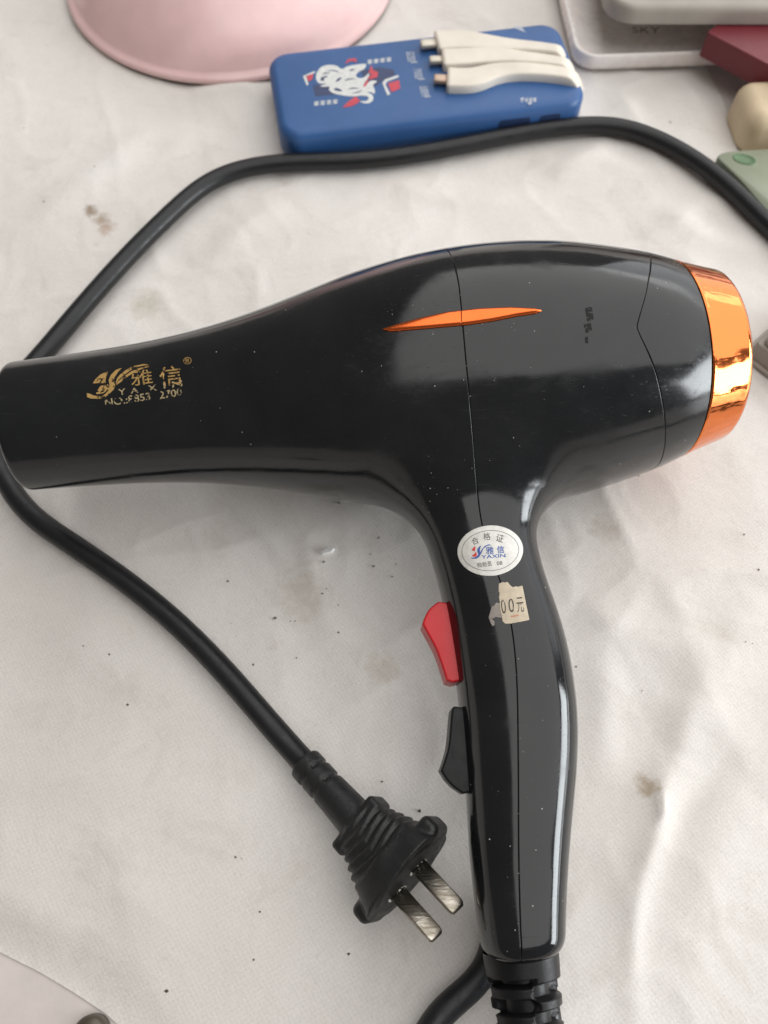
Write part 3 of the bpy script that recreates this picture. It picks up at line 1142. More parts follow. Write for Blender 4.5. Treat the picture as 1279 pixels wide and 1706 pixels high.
for q_, n_, ok_ in zip(dl_, dn_, dok):
    if not ok_: continue
    sz = 0.06 + 0.16 * rng.random() ** 3
    b0 = len(V)
    for dx in ((1, 0, 0), (-1, 0, 0), (0, 1, 0), (0, -1, 0), (0, 0, 1), (0, 0, -1)):
        V.append(q_ + n_ * 0.05 + np.array(dx) * sz * (0.4 + rng.random()))
    for tri in ((0, 2, 4), (2, 1, 4), (1, 3, 4), (3, 0, 4), (2, 0, 5), (1, 2, 5), (3, 1, 5), (0, 3, 5)):
        Fc.append(tuple(b0 + k for k in tri))
du = mesh_obj("dust", to_world(np.array(V)), Fc, plastic("pale_dust", (0.55, 0.52, 0.48), 0.9), dryer, False)
tag(du, kind="stuff")
scuff = [[(974, 512), (986, 511), (989, 532), (978, 536)], [(972, 540), (984, 538), (986, 550), (976, 556)], [(974, 562), (979, 560), (980, 572), (975, 572)]]
poly_decal("scuff_mark", scuff, ink("dull_scuff", (0.008, 0.008, 0.008), 0.45, 0.9), dryer, skin, 0.04, 1.5)


# ------------------------------------------------------------------ switches
def switch(name, px_poly, mat, n_top, n_bot, bev, label):
    q = on_plane(np.array([p[0] for p in px_poly], float), np.array([p[1] for p in px_poly], float), n_top)[:, :2]
    bm = bmesh.new()
    top = [bm.verts.new(tuple(to_world(np.array([x, y, n_top])))) for x, y in q]
    bot = [bm.verts.new(tuple(to_world(np.array([x, y, n_bot])))) for x, y in q]
    bm.faces.new(top)
    bm.faces.new(list(reversed(bot)))
    n = len(q)
    for i in range(n):
        bm.faces.new((top[i], bot[i], bot[(i + 1) % n], top[(i + 1) % n]))
    bmesh.ops.recalc_face_normals(bm, faces=bm.faces[:])
    ed = [e for e in bm.edges if (e.verts[0] in top) == (e.verts[1] in top)]
    bmesh.ops.bevel(bm, geom=ed, offset=bev, segments=4, affect='EDGES', profile=0.5, clamp_overlap=True)
    o = bm_obj(name, bm, mat, dryer, True, 30)
    tag(o, label)


def smooth_poly(pts, sub=4):
    pts = np.asarray(pts, float)
    out = []
    for i in range(len(pts) - 1):
        p0, p1, p2, p3 = pts[max(i - 1, 0)], pts[i], pts[i + 1], pts[min(i + 2, len(pts) - 1)]
        for k in range(sub):
            t = k / sub
            out.append(0.5 * ((2 * p1) + (-p0 + p2) * t + (2 * p0 - 5 * p1 + 4 * p2 - p3) * t * t + (-p0 + 3 * p1 - 3 * p2 + p3) * t ** 3))
    out.append(pts[-1])
    return out


s8 = lambda x, y: (680 + x / 4.49, 960 + y / 4.49)
red_l = smooth_poly([s8(225, 188), s8(160, 240), s8(122, 305), s8(104, 355)]) + smooth_poly([s8(150, 440), s8(205, 545), s8(250, 670), s8(285, 780)]) + [s8(335, 795)]
red_poly = red_l + [s8(470, 760), s8(420, 480), s8(330, 200)]
switch("speed_switch", red_poly, M_RED, 4.5, -6.0, 0.7, "red rocker switch on the handle")
blk_l = smooth_poly([s8(355, 972), s8(326, 995), s8(312, 1130), s8(300, 1260), s8(275, 1360), s8(242, 1455)]) + smooth_poly([s8(285, 1525), s8(340, 1580), s8(410, 1630)])
blk_poly = blk_l + [s8(520, 1600), s8(520, 1300), s8(470, 990)]
switch("heat_switch", blk_poly, M_SATIN, 4.5, -6.0, 0.7, "black rocker switch on the handle")

# ------------------------------------------------------------------ strain relief boot at the end of the handle
bc = on_plane(np.array([870.0, 869.0]), np.array([1600.0, 1800.0]))
a_c = float(np.interp(HBOT, BG, HC))
bo_a, bo_b = a_c - 0.6, HBOT
bdir = np.array([-0.035, 1.0])
bdir /= np.linalg.norm(bdir)
BL, SEG, NS = 44.0, 128, 190
V, Fc = [], []
for i in range(NS + 1):
    s = BL * i / NS - 1.5
    r0 = 10.0 - 3.4 * max(0, s) / BL
    for k in range(SEG):
        th = 2 * math.pi * k / SEG
        rr = r0
        if s > 4.0:
            # staggered slots, alternating quadrant pairs
            row = (s - 4.0) / 6.3
            for shift, base in ((0.0, math.radians(38)), (0.5, math.radians(128))):
                fr = (row + shift) % 1.0
                ds = abs(fr - 0.5) * 6.3
                for dirn in (0, math.pi):
                    dth = (th - base - dirn + math.pi) % (2 * math.pi) - math.pi
                    du = max(abs(dth) * r0 - 6.2, 0)
                    dist = math.hypot(du, ds) - 1.75
                    rr = min(rr, r0 - 3.2 * min(1.0, max(0.0, 0.5 - dist / 0.7)))
        p = np.array([bo_a + bdir[0] * s + rr * math.cos(th) * bdir[1], bo_b + bdir[1] * s - rr * math.cos(th) * bdir[0], rr * math.sin(th)])
        V.append(p)
for i in range(NS):
    for k in range(SEG):
        k2 = (k + 1) % SEG
        Fc.append((i * SEG + k, i * SEG + k2, (i + 1) * SEG + k2, (i + 1) * SEG + k))
Fc.append(tuple(range(NS * SEG, (NS + 1) * SEG)))
mesh_obj("strain_relief", to_world(np.array(V)), [tuple(reversed(f_)) for f_ in Fc], M_SATIN, dryer)
boot_end = to_world(np.array([bo_a + bdir[0] * (BL - 4), bo_b + bdir[1] * (BL - 4), 0]))

# ------------------------------------------------------------------ plug: frame
CR = 3.95
plug_tail = P(np.array(508.0), np.array(1272.0), 5.0)
plug_face = P(np.array(680.0), np.array(1462.0), 18.0)
PX = plug_face - plug_tail
PLEN = float(np.linalg.norm(PX))
PX /= PLEN
PS = np.cross(PX, [0, 0, 1.0])
PS /= np.linalg.norm(PS)          # to the right of the plug's direction
PT = np.cross(PS, PX)
roll = math.radians(-20)
PS, PT = PS * math.cos(roll) + PT * math.sin(roll), -PS * math.sin(roll) + PT * math.cos(roll)


def plug_w(Lc):
    Lc = np.asarray(Lc, float)
    return plug_face + Lc[..., 0:1] * PX + Lc[..., 1:2] * PS + Lc[..., 2:3] * PT


def rbox(x, y, z, c, hx, hy, hz, r_):
    qx, qy, qz = np.abs(x - c[0]) - hx + r_, np.abs(y - c[1]) - hy + r_, np.abs(z - c[2]) - hz + r_
    return np.sqrt(np.maximum(qx, 0) ** 2 + np.maximum(qy, 0) ** 2 + np.maximum(qz, 0) ** 2) + np.minimum(np.maximum(np.maximum(qx, qy), qz), 0) - r_


def plug_sdf(x, y, z):
    L0 = -PLEN
    # cable sleeve with two ring slots
    rs = 6.4 - 0.9 * np.clip((-14 - x) / 22, 0, 1)
    dsl = np.maximum(np.sqrt(y * y + z * z) - rs, np.maximum(L0 - x, x + 12))
    for gxp in (L0 + 4.8, L0 + 10.6):
        dsl = np.maximum(dsl, -np.maximum(np.maximum(np.abs(x - gxp) - 0.75, 4.9 - np.sqrt(y * y + z * z)), 1.0 - np.abs(y + 1.2)))
    # shoulder
    dco = rbox(x, y, z, (-20.5, 0, 0), 2.6, 9.6, 4.6, 1.4)
    # ribbed, widening body
    t = np.clip((x + 20) / 20, 0, 1)
    hy = 7.8 + 7.6 * t ** 0.9
    hz = 5.8 + 5.2 * t
    rib = 0.5 * np.cos((x + 0.22 * np.abs(y)) * 2 * np.pi / 2.9) * np.clip((-7.5 - x) / 2.0, 0, 1)
    hy = hy + rib
    hz = hz + rib
    pw = 3.2
    k = ((np.abs(y) / hy) ** pw + (np.abs(z) / hz) ** pw + 1e-9) ** (1 / pw)
    dbo = (k - 1) * np.minimum(hy, hz)
    dbo = np.maximum(dbo, np.maximum(-21 - x, x - 0.0))
    # flange with two rounded ears
    dfl = rbox(x, y, z, (-3.2, 0, 0), 3.2, 17.6, 5.4, 2.2)
    dct = np.maximum(np.maximum(np.sqrt((y / 1.2) ** 2 + z * z) - 10.6, x - 0.4), -7.5 - x)
    d = smin(dsl, dbo, 1.6)
    d = smin(d, dco, 1.0)
    d = smin(d, dfl, 0.7)
    d = smin(d, dct, 0.8)
    return d


pv, pq = surface_nets(plug_sdf, (-PLEN - 1.5, -20, -13), (2.0, 20, 13), 0.45)
plug = mesh_obj("plug", plug_w(pv), pq, M_PLUG, dryer)
if True:
    me = plug.data
    bm = bmesh.new()
    bm.from_mesh(me)
    bmesh.ops.smooth_vert(bm, verts=bm.verts[:], factor=0.35, use_axis_x=True, use_axis_y=True, use_axis_z=True)
    bmesh.ops.recalc_face_normals(bm, faces=bm.faces[:])
    bm.to_mesh(me)
    bm.free()
tag(plug, "ribbed black two-pin mains plug")
for sy, ang in ((-4.6, 36), (5.0, 42)):
    w, th_, ln = 5.0, 1.7, 16.4
    a = math.radians(ang)
    wy, wz = math.cos(a), math.sin(a)
    ring_ = []
    for xx, sc_ in ((-3, 1.0), (ln - 1.6, 1.0), (ln - 0.6, 0.92), (ln, 0.72)):
        r_ = []
        for u_, v_ in rounded_poly(w * sc_, th_ * (sc_ ** 1.5), 0.45 * sc_, 3):
            r_.append(tuple(plug_w(np.array([xx, sy + u_ * wy - v_ * wz, u_ * wz + v_ * wy + 0.6]))))
        ring_.append(r_)
    V, Fc = loft(ring_)
    mesh_obj("pin", V, Fc, M_STEEL, plug, True)
    # white flux-like crust round the foot of the pin
    V, Fc = [], []
    for k in range(30):
        t1 = 2 * math.pi * rng.random()
        uu, vv = 3.2 * math.cos(t1) + rng.normal(0, 0.45), 1.3 * math.sin(t1) + rng.normal(0, 0.35)
        s_ = 0.08 + 0.5 * rng.random() ** 2.5
        c0 = plug_w(np.array([0.45, sy + uu * wy - vv * wz, uu * wz + vv * wy + 0.6]))
        b0 = len(V)
        for dx in ((s_, 0, 0), (-s_, 0, 0), (0, s_, 0), (0, -s_, 0), (0, 0, s_ * 0.8), (0, 0, -s_)):
            V.append(c0 + np.array(dx) * (0.6 + 0.8 * rng.random()))
        for tri in ((0, 2, 4), (2, 1, 4), (1, 3, 4), (3, 0, 4), (2, 0, 5), (1, 2, 5), (3, 1, 5), (0, 3, 5)):
            Fc.append(tuple(b0 + q for q in tri))
    cr = mesh_obj("pin_crust", V, Fc, M_PAPER, plug, False)
    tag(cr, kind="stuff")

# ------------------------------------------------------------------ cord
Z = CR
path = [tuple(plug_tail + PX * 6), tuple(plug_tail - PX * 3)]
px_path = [(440, 1195), (370, 1115), (290, 1035), (200, 962), (110, 900), (50, 855), (12, 805), (-12, 740), (0, 680), (62, 600), (130, 520), (210, 430), (290, 350), (345, 306), (400, 283),
           (480, 271), (580, 268), (680, 258), (780, 240), (880, 220), (960, 210), (1030, 212), (1100, 235), (1170, 276), (1230, 326), (1290, 384)]
for x, y in px_path:
    path.append(tuple(P(np.array(float(x)), np.array(float(y)), Z)))
path += [(190, 235, Z), (245, 170, Z), (262, 80, Z), (230, -20, Z), (160, -85, Z), (90, -92, Z), (54, -62, Z), (46, -32, Z), (43, -10, Z), (38, -3, Z), (34, -9, Z)]
lo_px = [(812, 1606), (778, 1650), (735, 1690)]
for x, y in lo_px:
    path.append(tuple(P(np.array(float(x)), np.array(float(y)), Z)))
path += [(4, -52, Z), (-2, -82, Z), (12, -112, Z), (36, -112, 8.0), tuple(boot_end - BX * -14 + np.array([0, 0, -2.0])), tuple(boot_end + BX * 2), tuple(boot_end - BX * 8)]
cp_ = curve_pts(path, 2.2)
cvv, cff = tube(cp_, CR, 20)
mesh_obj("power_cord", cvv, [tuple(reversed(f_)) for f_ in cff], M_RUBBER, dryer)

# ------------------------------------------------------------------ power bank
BZ = 15.5
pb_tl, pb_tr = P(np.array(441.0), np.array(88.0), BZ), P(np.array(925.0), np.array(32.0), BZ)
pb_bl, pb_br = P(np.array(468.0), np.array(228.0), BZ), P(np.array(986.0), np.array(167.0), BZ)
ctr = (pb_tl + pb_tr + pb_bl + pb_br) / 4
ux = ((pb_tr - pb_tl) + (pb_br - pb_bl)) / 2
uy = ((pb_tl - pb_bl) + (pb_tr - pb_br)) / 2
PBW, PBD = float(np.linalg.norm(ux)), float(np.linalg.norm(uy))
pang = math.atan2(ux[1], ux[0])
print("power bank", PBW, PBD, math.degrees(pang), ctr)
pxf = frame(ctr, pang)
bank = empty("power_bank", (ctr[0], ctr[1], 0))
tag(bank, "blue power bank with three short white charging cables lying behind the cord", "power bank")
V, Fc = rounded_slab(PBW, PBD, 10.0, 0.3, BZ, 3.5, 4.0, pxf)
case = mesh_obj("case", V, Fc, M_BLUE, bank)
flt = flat(BZ)
# printed emblem (plain stand-in), marks and icons on the top face
zb = lambda x, y: (480 + x / 5.33, 80 + y / 5.33)
poly_decal("printed_panel", [[zb(*q) for q in p] for p in [[(215, 330), (520, 300), (560, 400), (240, 430)], [(640, 200), (800, 170), (935, 190), (950, 240), (840, 290), (780, 340), (700, 330)]]], M_NAVYPRINT, bank, flt, 0.05, 1.2)
swirl = [[zb(*q) for q in smooth_poly(p + p[:1], 3)] for p in [
    [(246, 275), (252, 225), (290, 172), (355, 152), (425, 158), (478, 188), (520, 166), (600, 150), (688, 143), (676, 186), (636, 206), (604, 236), (612, 262), (652, 268), (690, 250), (716, 224), (712, 262), (690, 292),
     (668, 330), (700, 318), (735, 292), (788, 298), (752, 330), (768, 372), (764, 410), (735, 392), (690, 398), (640, 424), (560, 430), (470, 420), (400, 402), (362, 372), (366, 345), (300, 345), (286, 338), (340, 318), (290, 318), (262, 305)],
    [(640, 402), (700, 396), (748, 420), (752, 462), (715, 492), (660, 488), (640, 474), (690, 472), (714, 450), (700, 428), (650, 424)]]]
poly_decal("printed_swirls", swirl, M_WHITEINK, bank, flt, 0.09, 0.6)
poly_decal("dark_curls", [[zb(*q) for q in smooth_poly(p + p[:1], 3)] for p in [
    [(285, 290), (296, 262), (340, 250), (350, 258), (318, 270), (322, 292)], [(418, 302), (440, 274), (474, 260), (462, 282), (440, 298)], [(400, 368), (425, 356), (460, 366), (480, 386), (430, 382)],
    [(330, 208), (400, 196), (460, 222), (400, 206)], [(490, 300), (540, 270), (600, 280), (545, 282)], [(520, 370), (580, 352), (630, 362), (580, 364)], [(300, 232), (330, 220), (380, 224), (330, 230)],
    [(538, 204), (562, 190), (588, 186), (572, 202)], [(560, 398), (610, 392), (660, 372), (615, 402)]]], M_NAVYPRINT, bank, flt, 0.13, 0.4)
poly_decal("red_print", [[zb(*q) for q in p] for p in [
    [(500, 150), (530, 100), (600, 92), (610, 130), (580, 118), (540, 120)], [(715, 220), (735, 150), (755, 200), (800, 215), (790, 260), (730, 280), (700, 265), (745, 235)],
    [(480, 530), (530, 480), (600, 430), (640, 470), (600, 500), (560, 520)], [(660, 350), (700, 280), (715, 295), (690, 340)],
    [(155, 250), (225, 228), (215, 275), (185, 300)], [(885, 315), (985, 285), (995, 360), (915, 395)]]], M_REDPRINT, bank, flt, 0.12, 0.7)
for p in ([(130, 250), (240, 205), (235, 222), (160, 255), (180, 325), (165, 335)], [(835, 310), (860, 280), (980, 240), (978, 262), (880, 298), (862, 325), (905, 410), (882, 425)]):
    poly_decal("white_bracket", [[zb(*q) for q in p]], M_WHITEINK, bank, flt, 0.12, 0.7)
for x0, y0, n, sl in ((700, 125, 4, -0.12), (225, 495, 4, -0.10)):
    bars = []
    for k in range(n):
        xx = x0 + k * 56
        yy = y0 + sl * (xx - x0)
        for j in range(3):
            bars.append([zb(xx + 3, yy - 16 + j * 13), zb(xx + 46, yy - 21 + j * 13), zb(xx + 46, yy - 14 + j * 13), zb(xx + 3, yy - 9 + j * 13)])
        bars.append([zb(xx + 20, yy - 20), zb(xx + 28, yy - 22), zb(xx + 30, yy + 18), zb(xx + 22, yy + 19)])
    poly_decal("small_print", bars, M_WHITEINK, bank, flt, 0.07, 0.5)
marks = []
for mx, my in ((1085, 80), (1150, 230), (1205, 385)):
    for k in range(4):
        marks.append([zb(mx - 38 + k * 19, my - 44), zb(mx - 29 + k * 19, my - 46), zb(mx - 12 + k * 19, my + 44), zb(mx - 21 + k * 19, my + 46)])
    marks.append([zb(mx + 5, my + 46), zb(mx + 62, my + 40), zb(mx + 64, my + 49), zb(mx + 7, my + 55)])
poly_decal("port_marks", marks, M_WHITEDIM, bank, flt, 0.07, 0.6)
zc = lambda x, y: (680 + x / 4.126, 30 + y / 4.126)
icons = []
icons2 = []
for k in range(5):
    icons.append([zc(715 + k * 12, 62 + k * 4), zc(770 + k * 8, 55 + k * 9), zc(775 + k * 8, 62 + k * 9), zc(722 + k * 12, 69 + k * 4)])
for k in range(4):
    icons2.append([zc(770 + k * 29, 552), zc(792 + k * 29, 545), zc(796 + k * 28, 575), zc(778 + k * 28, 580)])
icons2.append([zc(815, 585), zc(855, 578), zc(835, 600)])
poly_decal("lightning_icon", icons, M_WHITEDIM, bank, flt, 0.07, 0.6)
poly_decal("port_icon", icons2, M_WHITEDIM, bank, flt, 0.07, 0.6)
# ports on the front side of the case
for x0, w_ in ((45, 15), (62, 10)):
    fy = -PBD / 2
    lx = x0 - 8
    V, Fc = loft([[pxf((lx + p[0], fy - 0.15 + 0.02, 8.0 + p[1])) for p in rounded_poly(w_, 4.5, 1.6, 4)], [pxf((lx + p[0], fy + 2, 8.0 + p[1])) for p in rounded_poly(w_, 4.5, 1.6, 4)]])
    mesh_obj("port", V, Fc, M_NAVY, bank, False)


# the three white cables: each runs back from the side of the case to a moulded head and a bare connector
def cable(axis_px, heads, conn_px, conn_mat, ztop):
    pts = [np.append(P(np.array(float(x)), np.array(float(y)), ztop)[:2], 0) for x, y, _ in axis_px]
    hw = [h_ for _, _, h_ in axis_px]
    L_ = np.arange(len(pts))
    n = 40
    D = np.stack([spline(L_, [p[i] for p in pts], n)[1] for i in range(2)], 1)
    W_ = np.interp(np.linspace(0, len(pts) - 1, n), L_, hw)
    k = np.ones(5) / 5
    W_ = np.convolve(np.pad(W_, 2, mode='edge'), k, 'valid')
    T = np.gradient(D, axis=0)
    T /= np.linalg.norm(T, axis=1, keepdims=True)
    Nn = np.stack([-T[:, 1], T[:, 0]], 1)
    rings = []
    for i in range(n):
        drop = 0 if i < n - 5 else (i - n + 5) ** 2 * 0.55
        z1, z0 = ztop - drop, BZ - 0.6 - drop
        hw_ = W_[i]
        zc_, hz_ = (z1 + z0) / 2, (z1 - z0) / 2
        r_ = [(D[i, 0] + Nn[i, 0] * u_, D[i, 1] + Nn[i, 1] * u_, zc_ + v_) for u_, v_ in rounded_poly(2 * hw_, 2 * hz_, min(0.9, hz_ * 0.6, hw_ * 0.6), 3)]
        rings.append(r_)
    V, Fc = loft(rings)
    o = mesh_obj("cable", V, Fc, M_CREAM, bank)
    d0 = -T[0]
    s0 = D[0]
    cw, cl_ = conn_px
    V, Fc = loft([[(s0[0] + d0[0] * t_ + Nn[0, 0] * u_, s0[1] + d0[1] * t_ + Nn[0, 1] * u_, (ztop + BZ) / 2 + 0.2 + v_) for u_, v_ in rounded_poly(cw * sc_, 2.4 * sc_, 0.9, 3)] for t_, sc_ in ((-2, 1.0), (cl_ - 0.5, 1.0), (cl_, 0.9))])
    mesh_obj("connector", V, Fc, conn_mat, o)


M_CONN = plastic("pale_connector", (0.62, 0.57, 0.48), 0.35, metal=0.3)
M_CONN2 = plastic("brassy_connector", (0.52, 0.38, 0.29), 0.35, metal=0.4)
cable([(727, 65, 6.4), (768, 63, 6.4), (815, 68, 5.0), (860, 72, 3.5), (905, 76, 3.0), (952, 83, 2.8)], None, (5.2, 7.5), M_CONN, BZ + 4.4)
cable([(737, 93, 5.6), (780, 91, 5.4), (830, 89, 4.8), (870, 92, 3.7), (915, 97, 3.1), (966, 106, 2.9)], None, (4.4, 6.0), M_CONN, BZ + 4.4)
cable([(745, 126, 6.4), (785, 126, 6.2), (815, 118, 5.2), (855, 112, 4.2), (915, 115, 3.6), (978, 125, 3.5)], None, (5.0, 6.0), M_CONN2, BZ + 4.4)

# ------------------------------------------------------------------ things behind
# pink bowl lying upside down
pc = np.array([-82.0, 446.0, 0])
V, Fc = [], []
bowl = [(78.5, 0.0), (79.2, 0.8), (79.0, 2.4), (77.6, 3.0), (75.8, 3.4), (75.0, 4.2), (72.5, 8.5), (67, 16), (59, 24), (49, 31.5), (37, 37.5), (24, 41.5), (11, 43.4), (0.4, 43.8)]
SEGB = 120
for k in range(SEGB):
    th = 2 * math.pi * k / SEGB
    dent = 1.0
    for r_, z_ in bowl:
        r_ *= 1.11
        V.append((pc[0] + r_ * math.cos(th), pc[1] + r_ * math.sin(th), z_ - 0.6))
nb = len(bowl)
for k in range(SEGB):
    k2 = (k + 1) % SEGB
    for i in range(nb - 1):
        Fc.append((k * nb + i, k2 * nb + i, k2 * nb + i + 1, k * nb + i + 1))
bo = empty("pink_bowl", tuple(pc))
tag(bo, "glossy pink plastic bowl turned upside down behind the blue power bank", "bowl")
mesh_obj("wall", V, Fc, M_PINK, bo)
V, Fc = tube(curve_pts([(pc[0] - 24, pc[1] - 46, 28), (pc[0] - 22, pc[1] - 36, 34), (pc[0] - 19, pc[1] - 22, 39)], 2), 3.0, 12)
mesh_obj("moulded_rib", V, Fc, M_PINK, bo)

# milky tray with raised rim
tc = P(np.array(957.0), np.array(112.0), 3.0)
e1 = P(np.array(1180.0), np.array(104.0), 3.0) - tc
e2 = P(np.array(908.0), np.array(0.0), 3.0) - tc
tang = math.atan2(e1[1], e1[0])
TW, TD = 118.0, 150.0
cx0 = tc[:2] + np.array([math.cos(tang), math.sin(tang)]) * TW / 2 + np.array([-math.sin(tang), math.cos(tang)]) * TD / 2
txf = frame(cx0, tang)
rings = []
for ins, z in ((3, 0.6), (0.6, 1.0), (0.0, 3.0), (0.0, 7.5), (0.5, 8.4), (1.6, 8.4), (2.2, 7.6), (3.0, 3.4), (6.0, 2.2), (30.0, 2.2)):
    rings.append([txf((x, y, z)) for x, y in rounded_poly(TW - 2 * ins, TD - 2 * ins, max(11 - ins * 0.7, 1.0), 8)])
V, Fc = loft(rings)
tray = empty("tray", (cx0[0], cx0[1], 0))
tag(tray, "milky pinkish plastic tray with a rounded raised rim next to the wine red box", "tray")
mesh_obj("shell", V, Fc, M_CLEAR, tray)
text_decals("moulded_lettering", [("SKY", 1076, 50, 46, 11, -1)], M_MARK, tray, flat(2.2), 0.05)

# wine red box
rc = P(np.array(1163.0), np.array(93.0), 9.0)
rdir = P(np.array(1279.0), np.array(156.0), 9.0) - rc
rang = math.atan2(rdir[1], rdir[0])
RW, RDp = 120.0, 85.0
ro = rc[:2] + np.array([math.cos(rang), math.sin(rang)]) * RW / 2 + np.array([-math.sin(rang), math.cos(rang)]) * RDp / 2
rxf = frame(ro, rang)
rb = empty("red_box", (ro[0], ro[1], 9.0))
tag(rb, "flat wine red box half hidden under the warm grey lid", "box")
V, Fc = rounded_slab(RW, RDp, 1.2, 9.0, 21.0, 0.5, 0.6, rxf)
mesh_obj("sleeve", V, Fc, M_WINE, rb)

# warm grey lid lying across tray and red box
LZ0, LZ1 = 21.2, 30.0
lc = P(np.array(1008.0), np.array(42.0), LZ0)
ld = P(np.array(1279.0), np.array(43.0), LZ0) - lc
lang = math.atan2(ld[1], ld[0])
LW, LD = 190.0, 130.0
lo_ = lc[:2] + np.array([math.cos(lang), math.sin(lang)]) * LW / 2 + np.array([-math.sin(lang), math.cos(lang)]) * LD / 2
lxf = frame(lo_, lang)
V, Fc = rounded_slab(LW, LD, 14.0, LZ0, LZ1, 1.0, 3.0, lxf)
lid = empty("lid", (lo_[0], lo_[1], LZ0))
tag(lid, "warm grey plastic lid with rounded corners resting on the red box", "lid")
mesh_obj("plate", V, Fc, M_GREY, lid)
V, Fc = rounded_slab(LW - 16, LD - 16, 9.0, LZ1 - 0.4, LZ1 + 1.2, 0.1, 0.6, lxf)
mesh_obj("raised_panel", V, Fc, M_GREY, lid)

# beige block
q0 = P(np.array(1222.0), np.array(256.0), -3.0)
V, Fc = rounded_slab(70, 30, 8.0, -3.7, 15.0, 1.5, 7.0, frame((q0[0] + 36, q0[1] + 17), math.radians(4)))
bl_ = mesh_obj("beige_block", V, Fc, M_BEIGE)
tag(bl_, "pale beige rounded block between the cloth edge and the green plastic plate", "block")

# pale green plate with a dark oval slot
gpx = smooth_poly([(1279, 352), (1240, 306), (1212, 278), (1199, 266), (1196, 259), (1206, 254), (1230, 251), (1290, 248), (1380, 244)], 4) + [(1400, 440)]
gpt = [P(np.array(float(x)), np.array(float(y)), 6.0) for x, y in gpx]
gc = np.mean(np.array(gpt), 0)
gp = empty("green_plate", (gc[0], gc[1], 0))
tag(gp, "pale green plastic plate with an oval slot lying behind the cord", "plate")
V, Fc = loft([[(gc[0] + (p[0] - gc[0]) * k, gc[1] + (p[1] - gc[1]) * k, z) for p in gpt] for k, z in ((0.985, -1.0), (1.0, -0.2), (1.0, 4.6), (0.992, 5.6), (0.975, 6.0))])
mesh_obj("plate_body", V, Fc, M_GREEN, gp)
sv = [P(np.array(1240 + 17 * math.cos(a) * (1 + 0.0)), np.array(265.5 + 7.0 * math.sin(a) + 3.5 * math.cos(a)), 6.05) for a in np.linspace(0, 2 * math.pi, 28, endpoint=False)]
sv2 = [(p[0], p[1], 6.02) for p in sv]
svc = np.mean(np.array(sv), 0)
V, Fc = loft([[(svc[0] + (p[0] - svc[0]) * k, svc[1] + (p[1] - svc[1]) * k, z) for p in sv2] for k, z in ((1.18, 5.9), (1.14, 6.35), (1.02, 6.35), (0.96, 6.03), (0.4, 6.03))], False, True)
mesh_obj("slot", V, Fc, M_GREEN2, gp)

# smoky plastic box whose corner reaches in at the side
s0 = P(np.array(1246.0), np.array(600.0), 4.0)
sxf = frame((s0[0] + 25.5, s0[1] + 3.5), math.radians(42))
sb = empty("smoky_box", (s0[0] + 27.0, s0[1] + 1.5, 0))
tag(sb, "small smoky clear plastic box with a pale lid beside the copper ring", "box")
V, Fc = rounded_slab(36, 36, 3.0, 0.2, 9.0, 0.8, 1.2, sxf, 1.2)
mesh_obj("tub", V, Fc, M_SMOKE, sb)
V, Fc = rounded_slab(38, 38, 3.2, 0.3, 2.0, 0.4, 0.6, sxf)
mesh_obj("foot_rim", V, Fc, M_GREY, sb)
V, Fc = rounded_slab(30, 30, 3.0, 9.0, 13.5, 0.5, 1.2, sxf)
mesh_obj("cover", V, Fc, M_GREY, sb)

# dark knob standing on the bare table corner
k0 = P(np.array(150.0), np.array(1724.0), 0.0)
V, Fc = [], []
kp = [(4.6, -4), (5.0, -3.2), (5.0, 0.5), (4.3, 1.6), (2.4, 2.2), (0.05, 2.3)]
for k in range(32):
    th = 2 * math.pi * k / 32
    for r_, z_ in kp: V.append((k0[0] + r_ * math.cos(th), k0[1] + r_ * math.sin(th), z_))
for k in range(32):
    k2 = (k + 1) % 32
    for i in range(len(kp) - 1): Fc.append((k * 6 + i, k2 * 6 + i, k2 * 6 + i + 1, k * 6 + i + 1))
kn = mesh_obj("knob", V, Fc, plastic("dark_brass_knob", (0.10, 0.085, 0.065), 0.35, metal=0.3))
tag(kn, "small dark round knob on the bare table beyond the cloth edge", "knob")

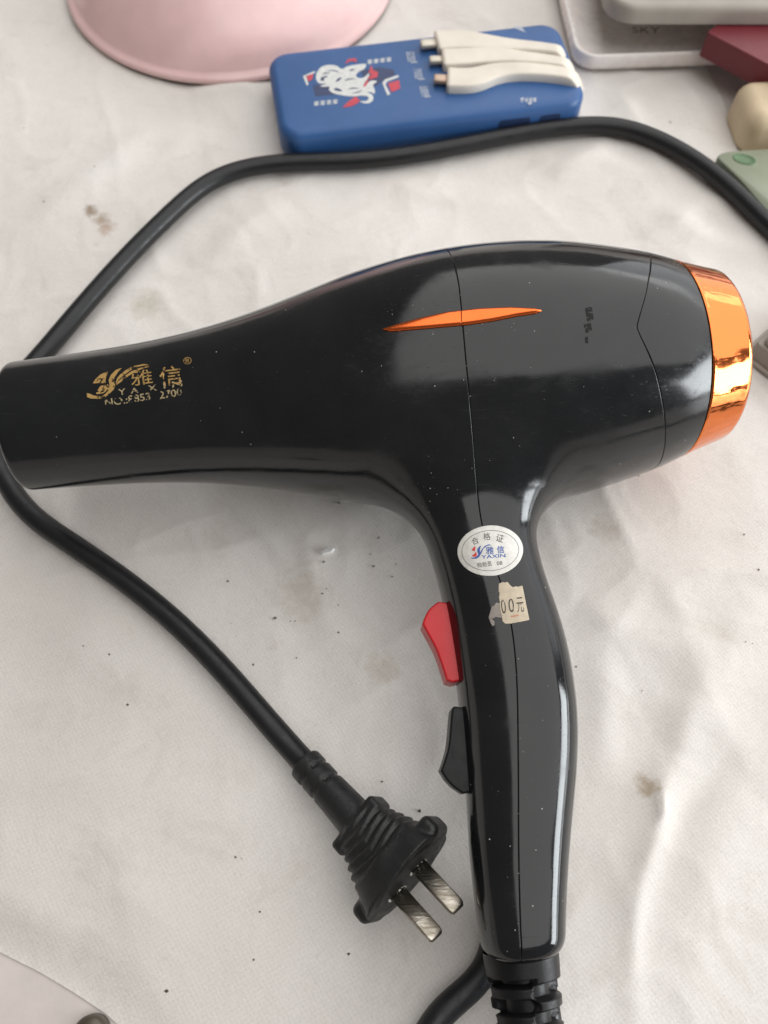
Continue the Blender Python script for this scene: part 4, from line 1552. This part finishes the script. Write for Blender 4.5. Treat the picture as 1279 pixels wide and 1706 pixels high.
# ------------------------------------------------------------------ small litter on the cloth
q = P(np.array(545.0), np.array(916.0), 0.0)
zq = cz(q[0], q[1])
chip = [(-2.6, -0.7), (-0.6, 0.9), (2.1, 1.6), (2.6, 0.8), (1.5, -0.5), (-1.7, -1.3)]
V, Fc = loft([[(q[0] + x, q[1] + y, zq + 0.05) for x, y in chip], [(q[0] + x * 0.95, q[1] + y * 0.9, zq + 1.5 + 0.15 * x) for x, y in chip]])
pcx = mesh_obj("paper_chip", V, Fc, ink("clean_white_paper", (0.95, 0.95, 0.94), 0, 0.5), None, False)
tag(pcx, "tiny white paper chip on the cloth below the barrel", "paper chip")
V, Fc = [], []
specks = [(377, 964), (630, 894), (617, 921), (622, 940), (660, 938), (653, 958), (538, 933), (543, 977), (536, 985), (452, 1028), (456, 1025), (482, 1030), (490, 1030), (420, 1104), (492, 1092), (213, 1175), (140, 1078), (183, 1092),
          (1243, 887), (1241, 1070), (1265, 948), (158, 279), (38, 212), (75, 70), (73, 336), (565, 836), (636, 1300), (700, 1350), (1118, 199), (1150, 202), (420, 1600), (275, 1652), (390, 1427), (580, 1590), (980, 740), (1065, 790), (1185, 600), (563, 1004), (563, 1050), (960, 1110), (1070, 1150), (430, 1520)]
for _ in range(12):
    specks.append((rng.uniform(0, 1279), rng.uniform(150, 1690)))
for i, (x, y) in enumerate(specks):
    q = P(np.array(float(x)), np.array(float(y)), 0.0)
    zq = cz(q[0], q[1])
    s_ = (0.46 if i < 42 else 0.2) * rng.uniform(0.6, 1.3)
    b0 = len(V)
    for dx in ((1, 0, 0.3), (-1, 0, 0.3), (0, 0.8, 0.3), (0, -0.8, 0.3), (0, 0, 1.0), (0, 0, -0.2)):
        V.append(np.array([q[0], q[1], zq]) + np.array(dx) * s_ * (0.5 + rng.random(3)))
    for tri in ((0, 2, 4), (2, 1, 4), (1, 3, 4), (3, 0, 4), (2, 0, 5), (1, 2, 5), (3, 1, 5), (0, 3, 5)):
        Fc.append(tuple(b0 + k for k in tri))
cb = mesh_obj("crumbs", V, Fc, plastic("dark_crumb", (0.09, 0.075, 0.06), 0.8), None, False)
tag(cb, "dark specks of dirt scattered over the cloth", "crumbs", kind="stuff")
